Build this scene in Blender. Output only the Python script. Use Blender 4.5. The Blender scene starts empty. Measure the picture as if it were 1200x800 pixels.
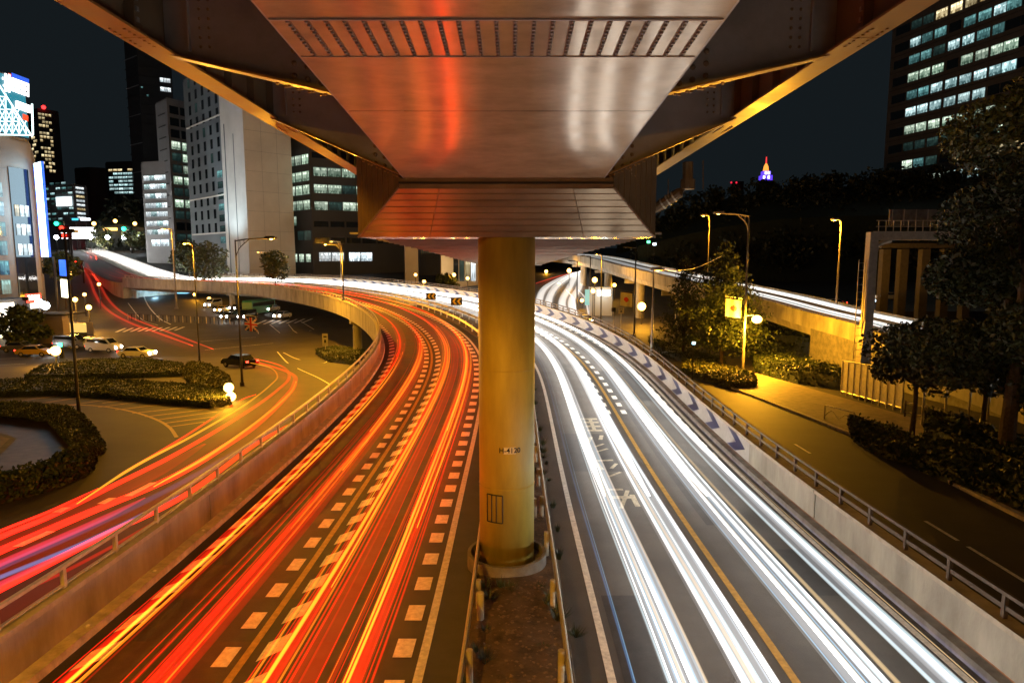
import bpy, math, random
from mathutils import Vector, Matrix
random.seed(7)
sc = bpy.context.scene
COL = sc.collection
R = math.radians
# ------------------------------------------------------------------ camera
HC, PITCH = 8.3, R(7.13)
cam = bpy.data.cameras.new('camera'); camo = bpy.data.objects.new('camera', cam)
COL.objects.link(camo)
cam.lens = 24; cam.sensor_width = 36; cam.clip_start = 0.1; cam.clip_end = 4000
camo.location = (0, 0, HC); camo.rotation_euler = (R(90) - PITCH, 0, 0)
sc.camera = camo
# ------------------------------------------------------------------ night sky
w = bpy.data.worlds.new('World'); sc.world = w; w.use_nodes = True
nt = w.node_tree; bg = nt.nodes['Background']
sky = nt.nodes.new('ShaderNodeTexSky'); sky.sky_type = 'NISHITA'; sky.sun_disc = False
sky.sun_elevation = R(-4); sky.sun_rotation = R(200)
addn = nt.nodes.new('ShaderNodeMix'); addn.data_type = 'RGBA'; addn.blend_type = 'ADD'
addn.inputs[0].default_value = 1.0
mul = nt.nodes.new('ShaderNodeMix'); mul.data_type = 'RGBA'; mul.blend_type = 'MULTIPLY'; mul.inputs[0].default_value = 1.0
mul.inputs[7].default_value = (.02, .02, .02, 1)
nt.links.new(sky.outputs[0], mul.inputs[6])
nt.links.new(mul.outputs[2], addn.inputs[6]); addn.inputs[7].default_value = (.0068, .0098, .0118, 1)
nt.links.new(addn.outputs[2], bg.inputs[0]); bg.inputs[1].default_value = 1.0
sc.view_settings.view_transform = 'Standard'; sc.view_settings.look = 'None'
sc.view_settings.exposure = 0; sc.view_settings.gamma = 1; sc.view_settings.use_curve_mapping = False
sc.cycles.transparent_max_bounces = 48
sc.cycles.max_bounces = 6
sc.cycles.sample_clamp_indirect = 4
sc.cycles.use_denoising = True
SODIUM = (1.0, .425, .02)
# ------------------------------------------------------------------ tags
def tag(o, label=None, cat=None, group=None, kind=None):
    if label: o['label'] = label
    if cat: o['category'] = cat
    if group: o['group'] = group
    if kind: o['kind'] = kind
    return o
def empty(name, loc, label, cat, group=None, rz=0):
    o = bpy.data.objects.new(name, None); COL.objects.link(o)
    o.location = loc; o.rotation_euler = (0, 0, rz); o.empty_display_size = .3
    return tag(o, label, cat, group)
def copy_tree(o, parent=None):
    c = o.copy(); COL.objects.link(c); c.parent = parent
    for ch in list(o.children): copy_tree(ch, c)
    return c
# ------------------------------------------------------------------ materials
MATS = {}
def nodes_of(name):
    m = bpy.data.materials.new(name); m.use_nodes = True
    t = m.node_tree; b = t.nodes['Principled BSDF']
    return m, t, b
def mat(name, col, rough=.6, metal=0., var=.25, scale=3., bump=0., bscale=40., detail=6, col2=None, stretch=None, spec=None, coord='Object'):
    if name in MATS: return MATS[name]
    m, t, b = nodes_of(name)
    tc = t.nodes.new('ShaderNodeTexCoord'); mp = t.nodes.new('ShaderNodeMapping')
    if stretch: mp.inputs['Scale'].default_value = stretch
    t.links.new(tc.outputs[coord], mp.inputs[0])
    n = t.nodes.new('ShaderNodeTexNoise'); n.inputs['Scale'].default_value = scale; n.inputs['Detail'].default_value = detail
    n.inputs['Roughness'].default_value = .65
    t.links.new(mp.outputs[0], n.inputs['Vector'])
    cr = t.nodes.new('ShaderNodeValToRGB'); t.links.new(n.outputs['Fac'], cr.inputs[0])
    c2 = col2 or col
    cr.color_ramp.elements[0].position = .3; cr.color_ramp.elements[1].position = .7
    cr.color_ramp.elements[0].color = (*[max(0, c * (1 - var)) for c in col], 1)
    cr.color_ramp.elements[1].color = (*[min(1, c * (1 + var)) for c in c2], 1)
    t.links.new(cr.outputs[0], b.inputs['Base Color'])
    b.inputs['Roughness'].default_value = rough; b.inputs['Metallic'].default_value = metal
    if spec is not None: b.inputs['Specular IOR Level'].default_value = spec
    if bump:
        n2 = t.nodes.new('ShaderNodeTexNoise'); n2.inputs['Scale'].default_value = bscale; n2.inputs['Detail'].default_value = 4
        t.links.new(mp.outputs[0], n2.inputs['Vector'])
        bp = t.nodes.new('ShaderNodeBump'); bp.inputs['Strength'].default_value = bump; bp.inputs['Distance'].default_value = .02
        t.links.new(n2.outputs['Fac'], bp.inputs['Height']); t.links.new(bp.outputs[0], b.inputs['Normal'])
    MATS[name] = m
    return m
def emit(name, col, strength):
    if name in MATS: return MATS[name]
    m, t, b = nodes_of(name)
    b.inputs['Base Color'].default_value = (.05, .05, .05, 1)
    b.inputs['Emission Color'].default_value = (*col, 1); b.inputs['Emission Strength'].default_value = strength
    MATS[name] = m; return m
def glow(name, col, strength, p=1.3):
    """glowing streak of light: adds to what is behind it, brightest through its middle"""
    if name in MATS: return MATS[name]
    m = bpy.data.materials.new(name); m.use_nodes = True; t = m.node_tree; t.nodes.clear()
    o = t.nodes.new('ShaderNodeOutputMaterial'); a = t.nodes.new('ShaderNodeAddShader')
    tr = t.nodes.new('ShaderNodeBsdfTransparent'); e = t.nodes.new('ShaderNodeEmission')
    lw = t.nodes.new('ShaderNodeLayerWeight'); lw.inputs[0].default_value = .5
    iv = t.nodes.new('ShaderNodeMath'); iv.operation = 'SUBTRACT'; iv.inputs[0].default_value = 1
    t.links.new(lw.outputs['Facing'], iv.inputs[1])
    pw = t.nodes.new('ShaderNodeMath'); pw.operation = 'POWER'; pw.inputs[1].default_value = p
    t.links.new(iv.outputs[0], pw.inputs[0])
    ml = t.nodes.new('ShaderNodeMath'); ml.operation = 'MULTIPLY'; ml.inputs[1].default_value = strength
    t.links.new(pw.outputs[0], ml.inputs[0]); t.links.new(ml.outputs[0], e.inputs[1])
    e.inputs[0].default_value = (*col, 1)
    t.links.new(tr.outputs[0], a.inputs[0]); t.links.new(e.outputs[0], a.inputs[1]); t.links.new(a.outputs[0], o.inputs[0])
    MATS[name] = m; return m
def window_mat(name, c1, c2, lo, hi):
    """a lit room behind glass: ceiling lights, blinds and furniture, different in every pane"""
    m, t, b = nodes_of(name); N = t.nodes.new; K = t.links.new
    def M(op, x, y=None, z=None):
        n = N('ShaderNodeMath'); n.operation = op
        for k, v in enumerate((x, y, z)):
            if v is None: continue
            if isinstance(v, (int, float)): n.inputs[k].default_value = v
            else: K(v, n.inputs[k])
        return n.outputs[0]
    def noise(x, z, off, sc):
        c = N('ShaderNodeCombineXYZ'); K(x, c.inputs[0]); K(z, c.inputs[1]); K(off, c.inputs[2])
        n = N('ShaderNodeTexNoise'); n.inputs['Scale'].default_value = sc; n.inputs['Detail'].default_value = 2; K(c.outputs[0], n.inputs['Vector']); return n.outputs['Fac']
    def sstep(v, a, c):
        n = N('ShaderNodeMapRange'); n.interpolation_type = 'SMOOTHSTEP'; n.inputs[1].default_value = a; n.inputs[2].default_value = c; K(v, n.inputs[0]); return n.outputs[0]
    oi = N('ShaderNodeObjectInfo'); rnd = oi.outputs['Random']; tc = N('ShaderNodeTexCoord'); sx = N('ShaderNodeSeparateXYZ'); K(tc.outputs['Generated'], sx.inputs[0]); x, z = sx.outputs[0], sx.outputs[2]
    off = M('MULTIPLY', rnd, 77.)
    room = M('ADD', .55, M('MULTIPLY', sstep(noise(M('MULTIPLY', x, 1.4), M('MULTIPLY', z, .4), off, 2.), .35, .65), .5))
    lamps = M('MULTIPLY', M('MULTIPLY', sstep(z, .62, .72), sstep(z, .98, .86)), sstep(noise(M('MULTIPLY', x, 3.), M('MULTIPLY', z, .6), M('ADD', off, 9.), 2.2), .46, .54))
    low = M('SUBTRACT', 1., M('MULTIPLY', M('MULTIPLY', sstep(z, .42, .2), sstep(noise(M('MULTIPLY', x, 3.5), z, M('ADD', off, 31.), 2.), .44, .5)), .7))
    mull = M('SUBTRACT', 1., M('MULTIPLY', sstep(M('ABSOLUTE', M('SUBTRACT', M('FRACT', M('MULTIPLY', x, M('ADD', 2., M('FLOOR', M('MULTIPLY', rnd, 2.99))))), .5)), .45, .48), .75))
    tot = M('MULTIPLY', M('MULTIPLY', M('ADD', room, M('MULTIPLY', lamps, 1.1)), low), mull)
    lev = M('ADD', .35, M('MULTIPLY', M('FRACT', M('MULTIPLY', rnd, 13.7)), .9))
    K(M('ADD', lo, M('MULTIPLY', M('MULTIPLY', tot, lev), hi - lo)), b.inputs['Emission Strength'])
    cr = N('ShaderNodeValToRGB'); cr.color_ramp.elements[0].color = (*c1, 1); cr.color_ramp.elements[1].color = (*c2, 1); K(M('ADD', M('MULTIPLY', tot, .6), M('MULTIPLY', M('FRACT', M('MULTIPLY', rnd, 5.3)), .35)), cr.inputs[0])
    K(cr.outputs[0], b.inputs['Emission Color'])
    b.inputs['Base Color'].default_value = (.02, .03, .03, 1); b.inputs['Roughness'].default_value = .15
    MATS[name] = m; return m
asphalt = mat('asphalt', (.036, .03, .024), .62, var=.4, scale=1.1, bump=.55, bscale=55, detail=10)
asphalt2 = mat('asphalt_worn', (.07, .063, .054), .6, var=.35, scale=.5, bump=.7, bscale=70, detail=12)
ground_m = mat('ground_asphalt', (.042, .036, .031), .7, var=.35, scale=.3, bump=.3, bscale=20, detail=9)
worn_p = mat('worn_paint', (.3, .26, .18), .6, var=.5, scale=9, bump=.2, detail=9)
white_p = mat('white_paint', (.72, .69, .6), .55, var=.3, scale=7, bump=.2, detail=9)
yellow_p = mat('yellow_paint', (.42, .24, .04), .55, var=.35, scale=6, detail=8)
concrete = mat('concrete', (.33, .31, .25), .75, var=.42, scale=.7, bump=.25, bscale=25, detail=9, stretch=(1, 1, .35))
coping_m = mat('concrete_coping', (.42, .37, .27), .7, var=.25, scale=2.5, bump=.2)
kerb_m = mat('kerb_stone', (.5, .43, .3), .75, var=.35, scale=3, bump=.3)
dark_conc = mat('dark_concrete', (.16, .15, .13), .8, var=.4, scale=2, bump=.3)
galv = mat('galvanised_steel', (.5, .46, .36), .42, metal=.35, var=.2, scale=6)
galv_d = mat('brown_rail_paint', (.085, .056, .03), .45, metal=.2, var=.3, scale=6)
pole_dk = mat('dark_pole_paint', (.025, .023, .022), .4, metal=.2, var=.2)
pole_lt = mat('grey_pole_paint', (.25, .22, .18), .4, metal=.3, var=.2)
dirt = mat('dirt', (.085, .055, .026), .95, var=.55, scale=2.5, bump=1, bscale=18, detail=10)
blue_p = mat('blue_sheet', (.006, .014, .085), .35, var=.2)
wht_sheet = mat('white_sheet', (.4, .39, .36), .4, var=.15)
black_p = mat('black_paint', (.008, .008, .008), .4, var=.2)
column_m = mat('column_paint', (.37, .285, .045), .52, var=.32, scale=1.3, detail=8, bump=.04, bscale=6, stretch=(1, 1, .2), spec=.5)
paver = mat('pavement_tiles', (.13, .088, .08), .5, var=.4, scale=1.6, bump=.3, bscale=12)
pave2 = mat('pavement_slabs', (.26, .2, .13), .7, var=.3, scale=2, bump=.3)
glass_dk = mat('dark_glass', (.012, .016, .02), .08, var=.2, spec=.8)
tyre_m = mat('tyre_rubber', (.012, .012, .012), .8)
bark = mat('bark', (.07, .05, .035), .9, var=.5, scale=8, bump=.8, bscale=15)
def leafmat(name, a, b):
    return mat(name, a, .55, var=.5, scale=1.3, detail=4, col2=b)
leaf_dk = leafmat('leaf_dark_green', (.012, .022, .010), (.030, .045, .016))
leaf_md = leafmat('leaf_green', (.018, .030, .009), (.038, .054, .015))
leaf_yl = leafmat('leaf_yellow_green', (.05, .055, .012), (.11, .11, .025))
far_leaf = leafmat('far_leaf', (.006, .010, .006), (.016, .022, .010))
# steel underside: glossy brown paint with drips, brushed lengthwise
def steel(name, col, rough, metal, spec=.5):
    if name in MATS: return MATS[name]
    m, t, b = nodes_of(name)
    tc = t.nodes.new('ShaderNodeTexCoord'); mp = t.nodes.new('ShaderNodeMapping'); mp.inputs['Scale'].default_value = (.45, .9, .5)
    t.links.new(tc.outputs['Object'], mp.inputs[0])
    n = t.nodes.new('ShaderNodeTexNoise'); n.inputs['Scale'].default_value = 2.2; n.inputs['Detail'].default_value = 9; n.inputs['Roughness'].default_value = .7
    t.links.new(mp.outputs[0], n.inputs['Vector'])
    cr = t.nodes.new('ShaderNodeValToRGB'); t.links.new(n.outputs['Fac'], cr.inputs[0])
    cr.color_ramp.elements[0].position = .3; cr.color_ramp.elements[1].position = .72
    cr.color_ramp.elements[0].color = (*[c * .7 for c in col], 1); cr.color_ramp.elements[1].color = (*[c * 1.15 for c in col], 1)
    t.links.new(cr.outputs[0], b.inputs['Base Color'])
    rr = t.nodes.new('ShaderNodeMapRange'); rr.inputs[1].default_value = .3; rr.inputs[2].default_value = .7
    rr.inputs[3].default_value = rough * .75; rr.inputs[4].default_value = rough * 1.4; t.links.new(n.outputs['Fac'], rr.inputs[0])
    t.links.new(rr.outputs[0], b.inputs['Roughness']); b.inputs['Metallic'].default_value = metal; b.inputs['Specular IOR Level'].default_value = spec
    bp = t.nodes.new('ShaderNodeBump'); bp.inputs['Strength'].default_value = .05; bp.inputs['Distance'].default_value = .02
    n2 = t.nodes.new('ShaderNodeTexNoise'); n2.inputs['Scale'].default_value = 5.; n2.inputs['Detail'].default_value = 3; t.links.new(mp.outputs[0], n2.inputs['Vector'])
    t.links.new(n2.outputs['Fac'], bp.inputs['Height']); t.links.new(bp.outputs[0], b.inputs['Normal'])
    MATS[name] = m; return m
steel_bot = steel('steel_underside', (.52, .38, .22), .14, .36, .8)
steel_web = steel('steel_web', (.27, .255, .23), .5, .05)
steel_dk = steel('steel_dark', (.17, .115, .06), .55, .05)
steel_fl = steel('steel_flange', (.30, .16, .04), .38, .1)
clad = steel('cladding', (.34, .24, .14), .2, .55, .6)
# ------------------------------------------------------------------ mesh builder
class MB:
    def __init__(s): s.v = []; s.f = []; s.m = []; s.mats = []; s.sm = False
    def mi(s, m):
        if m not in s.mats: s.mats.append(m)
        return s.mats.index(m)
    def add(s, vs, fs, m):
        o = len(s.v); s.v += [tuple(v) for v in vs]; i = s.mi(m)
        for f in fs: s.f.append([k + o for k in f]); s.m.append(i)
    def hexa(s, p, m):   # p: 4 bottom, 4 top
        s.add(p, [(3, 2, 1, 0), (4, 5, 6, 7), (0, 1, 5, 4), (1, 2, 6, 5), (2, 3, 7, 6), (3, 0, 4, 7)], m)
    def box(s, c, d, m, rz=0):
        cx, cy, cz = c; dx, dy, dz = [q / 2 for q in d]; ca, sa = math.cos(rz), math.sin(rz)
        p = []
        for z in (-dz, dz):
            for x, y in ((-dx, -dy), (dx, -dy), (dx, dy), (-dx, dy)):
                p.append((cx + x * ca - y * sa, cy + x * sa + y * ca, cz + z))
        s.hexa(p, m)
    def obox(s, o, u, v, n, m):   # corner + three edge vectors
        o, u, v, n = Vector(o), Vector(u), Vector(v), Vector(n)
        s.hexa([o, o + u, o + u + v, o + v, o + n, o + u + n, o + u + v + n, o + v + n], m)
    def tube(s, pts, r, m, n=8, caps=True):
        pts = [Vector(p) for p in pts]; rs = r if isinstance(r, (list, tuple)) else [r] * len(pts)
        vs = []; fs = []
        for i, p in enumerate(pts):
            d = (pts[min(i + 1, len(pts) - 1)] - pts[max(i - 1, 0)]).normalized()
            a = Vector((0, 0, 1)) if abs(d.z) < .9 else Vector((1, 0, 0))
            x = d.cross(a).normalized(); y = x.cross(d)
            for k in range(n):
                t = 2 * math.pi * k / n
                vs.append(p + x * math.cos(t) * rs[i] + y * math.sin(t) * rs[i])
        for i in range(len(pts) - 1):
            for k in range(n):
                fs.append((i * n + k, i * n + (k + 1) % n, (i + 1) * n + (k + 1) % n, (i + 1) * n + k))
        if caps: fs.append(tuple(range(n - 1, -1, -1))); fs.append(tuple((len(pts) - 1) * n + k for k in range(n)))
        s.add(vs, fs, m)
    def cyl(s, c, r, h, m, n=16, r2=None): s.tube([c, (c[0], c[1], c[2] + h)], [r, r if r2 is None else r2], m, n)
    def sphere(s, c, r, m, n=10, sq=1):
        vs = []; fs = []; k = n // 2
        for i in range(k + 1):
            a = math.pi * i / k
            for j in range(n):
                b = 2 * math.pi * j / n
                vs.append((c[0] + r * math.sin(a) * math.cos(b), c[1] + r * math.sin(a) * math.sin(b), c[2] + r * sq * math.cos(a)))
        for i in range(k):
            for j in range(n): fs.append((i * n + j, (i + 1) * n + j, (i + 1) * n + (j + 1) % n, i * n + (j + 1) % n))
        s.add(vs, fs, m)
    def sweep(s, rows, m, closed=False, cap=False):
        n = len(rows[0]); fs = []
        for i in range(len(rows) - 1):
            for k in range(n if closed else n - 1):
                fs.append((i * n + k, i * n + (k + 1) % n, (i + 1) * n + (k + 1) % n, (i + 1) * n + k))
        if closed and cap: fs.append(tuple(range(n - 1, -1, -1))); fs.append(tuple((len(rows) - 1) * n + k for k in range(n)))
        s.add([p for r in rows for p in r], fs, m)
    def prism(s, poly, z0, z1, m):
        n = len(poly); vs = [(x, y, z0) for x, y in poly] + [(x, y, z1) for x, y in poly]
        s.add(vs, [tuple(range(n - 1, -1, -1)), tuple(range(n, 2 * n))] + [(k, (k + 1) % n, n + (k + 1) % n, n + k) for k in range(n)], m)
    def build(s, name, parent=None, smooth=False, loc=None):
        me = bpy.data.meshes.new(name); me.from_pydata(s.v, [], s.f)
        for m in s.mats: me.materials.append(m)
        me.polygons.foreach_set('material_index', s.m)
        if smooth: me.polygons.foreach_set('use_smooth', [True] * len(s.f))
        me.update()
        o = bpy.data.objects.new(name, me); COL.objects.link(o)
        if parent is not None:
            o.parent = parent
            L = loc if loc is not None else None
            if L: o.location = L
        elif loc: o.location = loc
        return o
def world_child(o, root):   # mesh written in world coordinates under an empty placed elsewhere
    o.parent = root; o.matrix_parent_inverse = (Matrix.Translation(root.location) @ root.rotation_euler.to_matrix().to_4x4()).inverted()
    return o
def text_mesh(txt, size, m, name, parent=None, depth=.01, bold=0.):
    cu = bpy.data.curves.new(name, 'FONT'); cu.body = txt; cu.size = size; cu.extrude = depth; cu.offset = bold
    cu.align_x = 'CENTER'; cu.align_y = 'CENTER'
    t = bpy.data.objects.new(name, cu); COL.objects.link(t)
    dg = bpy.context.evaluated_depsgraph_get(); me = bpy.data.meshes.new_from_object(t.evaluated_get(dg))
    bpy.data.objects.remove(t); me.materials.clear(); me.materials.append(m)
    o = bpy.data.objects.new(name, me); COL.objects.link(o); o.parent = parent
    return o
# ------------------------------------------------------------------ geometry of the place
def interp(x, xs, ys):
    if x <= xs[0]: return ys[0]
    for i in range(len(xs) - 1):
        if x <= xs[i + 1]: return ys[i] + (ys[i + 1] - ys[i]) * (x - xs[i]) / (xs[i + 1] - xs[i])
    return ys[-1]
GY = [-80, 20, 90, 125, 350, 420, 1600]; GZ = [4.0, -.5, -5.05, -5.05, 11, 13, 20]
def zg(y): return interp(y, GY, GZ)
def ray(px, py):
    d = Vector((px - 600, 800 * math.cos(PITCH) + (400 - py) * math.sin(PITCH), -800 * math.sin(PITCH) + (400 - py) * math.cos(PITCH)))
    return d / d.y
def pt(px, py, Y): return Vector((0, 0, HC)) + ray(px, py) * Y
def at(px, py, h=0):
    d = ray(px, py); lo, hi = 4., 900.
    f = lambda Y: HC + d.z * Y - zg(Y) - h
    Y = lo
    while Y < hi and f(Y) > 0: Y += 1
    a, b = Y - 1, Y
    for _ in range(30):
        c = (a + b) / 2
        if f(c) > 0: a = c
        else: b = c
    return pt(px, py, b)
# main road reference line (the yellow lane line of the left carriageway)
KS = [0, 15, 30, 45, 60, 75, 90, 110, 130, 145, 168, 175, 188, 200, 212, 420]
KK = [-.0045, .0013, -.0015, -.0132, -.0066, -.004, -.0079, -.0050, -.004, -.013, -.013, 0, .020, .020, 0, -.0003]
ZS = [-40, 0, 15, 30, 45, 60, 75, 90, 110, 130, 155, 190, 215, 235, 262, 420]
ZZ = [.96, -.25, -.76, -.68, .07, .66, .85, .95, 1.2, 1.5, 1.7, 1.8, 2.0, 2.4, 3.4, 11.5]
BS = [0, 42, 75, 160, 195, 600]; BB = [0, 0, .03, .03, 0, 0]
FR = {}
def _mk():
    x, y, h = -5.978, 8.0, .0276
    for i in range(0, 421):
        z = sum(interp(i + q, ZS, ZZ) for q in range(-7, 8)) / 15
        if i >= 262: z = max(z, zg(y) + .12)
        FR[i] = (x, y, z, h, interp(i, BS, BB))
        k = interp(i, KS, KK); x += math.sin(h); y += math.cos(h); h += k
    x, y = -5.978, 8.0
    for i in range(-1, -41, -1):
        y -= 1.; FR[i] = (x, y, sum(interp(i + q, ZS, ZZ) for q in range(-7, 8)) / 15, 0., 0.)
_mk()
def rp(s, o, dz=0.):
    s = max(-40, min(419.999, s)); i = math.floor(s); t = s - i
    A, B = FR[i], FR[min(i + 1, 420)]
    x, y, z, h, b = [A[k] + (B[k] - A[k]) * t for k in range(5)]
    return Vector((x + math.cos(h) * o, y - math.sin(h) * o, z + b * o + dz))
def rng(a, b, st):
    n = max(1, int(math.ceil((b - a) / st))); return [a + (b - a) * i / n for i in range(n + 1)]
def rsweep(mb, s0, s1, prof, m, closed=False, cap=False, st=1.):
    mb.sweep([[rp(s, o, dz) for o, dz in prof] for s in rng(s0, s1, 1.)], m, closed, cap)
def catmull(P, n=8):
    P = [Vector(p) for p in P]; out = []
    for i in range(len(P) - 1):
        a = P[i - 1] if i else P[0] * 2 - P[1]; b, c = P[i], P[i + 1]; d = P[i + 2] if i + 2 < len(P) else c * 2 - b
        for k in range(n):
            t = k / n
            out.append(.5 * ((2 * b) + (c - a) * t + (2 * a - 5 * b + 4 * c - d) * t * t + (3 * b - a - 3 * c + d) * t ** 3))
    return out + [P[-1]]
def frames(pts, n=10):
    C = catmull(pts, n); out = []
    for i, p in enumerate(C):
        d = C[min(i + 1, len(C) - 1)] - C[max(i - 1, 0)]; h = math.atan2(d.x, d.y); out.append((p, h))
    return out
def fsweep(mb, fr, prof, m, closed=False, cap=False):
    mb.sweep([[(p.x + math.cos(h) * o, p.y - math.sin(h) * o, p.z + dz) for o, dz in prof] for p, h in fr], m, closed, cap)
def fpt(fr, t, o, dz=0):
    i = min(int(t), len(fr) - 2); u = t - i; (p, h), (q, g) = fr[i], fr[i + 1]
    p = p.lerp(q, u); h = h + (g - h) * u
    return Vector((p.x + math.cos(h) * o, p.y - math.sin(h) * o, p.z + dz))
# ------------------------------------------------------------------ ground
mb = MB()
ys = sorted(set([-80, -40, 0, 20, 30, 40, 45, 60, 75, 90, 125, 160, 200, 250, 300, 350, 420, 600, 900, 1600]))
def gstrip(x0, x1, low):
    yy = ys if not low else [y for y in ys if y <= 45]
    mb.sweep([[(x0, y, zg(y) - low), (x1, y, zg(y) - low)] for y in yy], ground_m)
gstrip(-1600, -10.42, 0); gstrip(10.42, 1600, 0); gstrip(-10.42, 10.42, 1.2)
mb.sweep([[(-10.42, y, zg(y)), (10.42, y, zg(y))] for y in ys if y >= 45], ground_m)
mb.sweep([[(-10.42, 45, zg(45) - 1.2), (10.42, 45, zg(45) - 1.2)], [(-10.42, 45, zg(45)), (10.42, 45, zg(45))]], ground_m)
tag(mb.build('ground'), kind='structure')
# ------------------------------------------------------------------ main road
S0, S1 = -36, 419
def road_sheet(o0, o1, name, m):
    b = MB(); n = 4
    rsweep(b, S0, S1, [(o0 + (o1 - o0) * k / n, 0) for k in range(n + 1)], m)
    return tag(b.build(name), kind='structure')
road_sheet(-4.25, 4.75, 'road', asphalt); road_sheet(7.2, 16.0, 'road', asphalt2)
b = MB()
rsweep(b, S0, 90, [(4.75, .0), (4.78, .06), (5.3, .1), (5.9, .14), (6.6, .1), (7.17, .06), (7.2, .0)], dirt)
tag(b.build('median_strip'), kind='structure')
b = MB(); rsweep(b, 90, S1, [(4.75, 0), (4.76, .12), (7.19, .12), (7.2, 0)], concrete); tag(b.build('median_strip'), kind='structure')
def line(o, wd, s0, s1, m, b): rsweep(b, s0, s1, [(o - wd / 2, .008), (o + wd / 2, .008)], m, st=1.5)
patch_a = mat('asphalt_brown', (.055, .035, .02), .65, var=.4, scale=2, bump=.5, bscale=60, detail=9); patch_b = mat('asphalt_new', (.03, .028, .026), .6, var=.35, scale=2, bump=.5, bscale=60, detail=9)
b = MB(); s_ = -8.
while s_ < 70:
    b.sweep([[rp(q, -3.1 + 6.2 * k / 4, .004) for k in range(5)] for q in rng(s_, s_ + 2.1, .5)], patch_a); s_ += 4.2
tag(b.build('road_surface'), kind='structure')
b = MB()
for s0_, s1_, o0_, o1_ in ((2, 9, 8.2, 9.4), (14, 31, 12.4, 13.0), (20, 26, 8.4, 11.4), (33, 41, 12.2, 14.8), (-6, -1, 12.2, 15.0), (9, 12, 13.3, 15.1)): b.sweep([[rp(q, o0_, .004), rp(q, o1_, .004)] for q in rng(s0_, s1_, .5)], patch_b)
tag(b.build('road_surface'), kind='structure')
def dashes(o, wd, L, P, s0, s1, m, b, skew=0.):
    s = s0
    while s < s1:
        b.add([rp(s, o - wd / 2, .008), rp(s + skew, o + wd / 2, .008), rp(s + L + skew, o + wd / 2, .008), rp(s + L, o - wd / 2, .008)], [(0, 1, 2, 3)], m); s += P
b = MB(); line(0, .17, -20, 150, yellow_p, b); line(11.75, .18, -20, 150, yellow_p, b)
tag(b.build('road_marking'), kind='structure')
b = MB()
line(3.92, .2, -20, 240, white_p, b); line(7.95, .18, -20, 240, white_p, b); line(15.35, .16, -20, 240, white_p, b)
dashes(3.45, .42, .78, 1.62, -15, 120, white_p, b); dashes(-.42, .36, .8, 1.62, -15.4, 130, white_p, b)
dashes(.5, .4, .8, 1.62, -15.2, 130, white_p, b, .45); dashes(-3.3, .44, .8, 1.62, -15.6, 130, white_p, b, .5)
dashes(11.3, .3, .8, 1.7, 30, 130, white_p, b); dashes(12.2, .3, .8, 1.7, 30, 130, white_p, b); dashes(15.0, .3, .8, 1.7, 22, 130, white_p, b)
# painted characters in the first lane of the right carriageway, worn, read by oncoming drivers
def bar(s, o, ds, do, wd, b):
    v = Vector((do, ds)).normalized(); n = Vector((-v.y, v.x)) * wd / 2
    q = [(s + k[1], o + k[0]) for k in ((n.x, n.y), (-n.x, -n.y), (do - n.x, ds - n.y), (do + n.x, ds + n.y))]
    b.add([rp(a, c, .009) for a, c in q], [(0, 1, 2, 3)], worn_p)
for s0, strokes in ((15.6, [(0, .1, 2.0, .7, .16), (.2, .9, 1.3, 0, .2), (1.2, -.1, 0, .9, .3), (2.1, -.2, 0, .8, .2)]),
                    (19.3, [(0, .2, .6, .7, .14), (.9, 0, 1.0, -.2, .2), (1.1, .5, .7, .4, .16), (2.2, -.1, .1, .9, .2)]),
                    (22.9, [(0, .1, .5, .7, .14), (.8, .1, .5, .6, .14), (1.6, -.2, .9, .3, .2), (2.0, .6, .8, .2, .2)]),
                    (26.6, [(0, 0, 0, 1, .3), (.8, 0, 0, 1, .3), (1.6, 0, 0, 1, .3), (0, .5, 2.2, 0, .2), (2.3, -.1, 0, 1.1, .3)])):
    for a, c, ds, do, wd in strokes: bar(s0 + a, 9.7 + c * .8, ds, do * .8, wd, b)
tag(b.build('road_marking'), kind='structure')
# kerbs
b = MB(); rsweep(b, S0, 62, [(-4.25, .0), (-4.25, .2), (-3.93, .18), (-3.9, .0)], kerb_m); tag(b.build('kerb'), kind='structure')
b = MB(); rsweep(b, S0, 62, [(15.68, .0), (15.7, .2), (16.0, .22), (16.0, .0)], dark_conc); tag(b.build('kerb'), kind='structure')
# retaining walls + overpass
def wall(sd, name, label):
    """sd -1: left wall, +1: right wall"""
    oi = -4.25 if sd < 0 else 16.0; oo = oi + sd * .28
    root = empty(name, rp(20, oo), label, 'wall')
    b = MB(); P = 10.
    s = S0
    while s < 196:
        e = min(s + P, 197)
        rows = []
        for q in rng(s + .035, e - .035, 2):
            bot = min(rp(q, oo).z, zg(rp(q, oo).y)) - rp(q, oo).z - .6 if q < 60 else -1.05
            rows.append([rp(q, oi, -.3), rp(q, oi, 1.12), rp(q, oo, 1.12), rp(q, oo, bot)])
        b.sweep(rows, concrete, True, True); s = e
    world_child(b.build('wall_face'), root)
    b = MB(); s = S0
    while s < 196:
        e = min(s + P, 197)
        rows = [[rp(q, oi - sd * .06, 1.123), rp(q, oi - sd * .06, 1.25), rp(q, oo + sd * .06, 1.25), rp(q, oo + sd * .06, 1.123)] for q in rng(s + .035, e - .035, 2)]
        b.sweep(rows, coping_m, True, True); s = e
    world_child(b.build('coping'), root)
    return root
wl = wall(-1, 'retaining_wall', 'pale concrete wall with yellow lit coping left of the red light trails')
wr = wall(1, 'retaining_wall', 'pale concrete wall with blue chevrons right of the white light trails')
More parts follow.
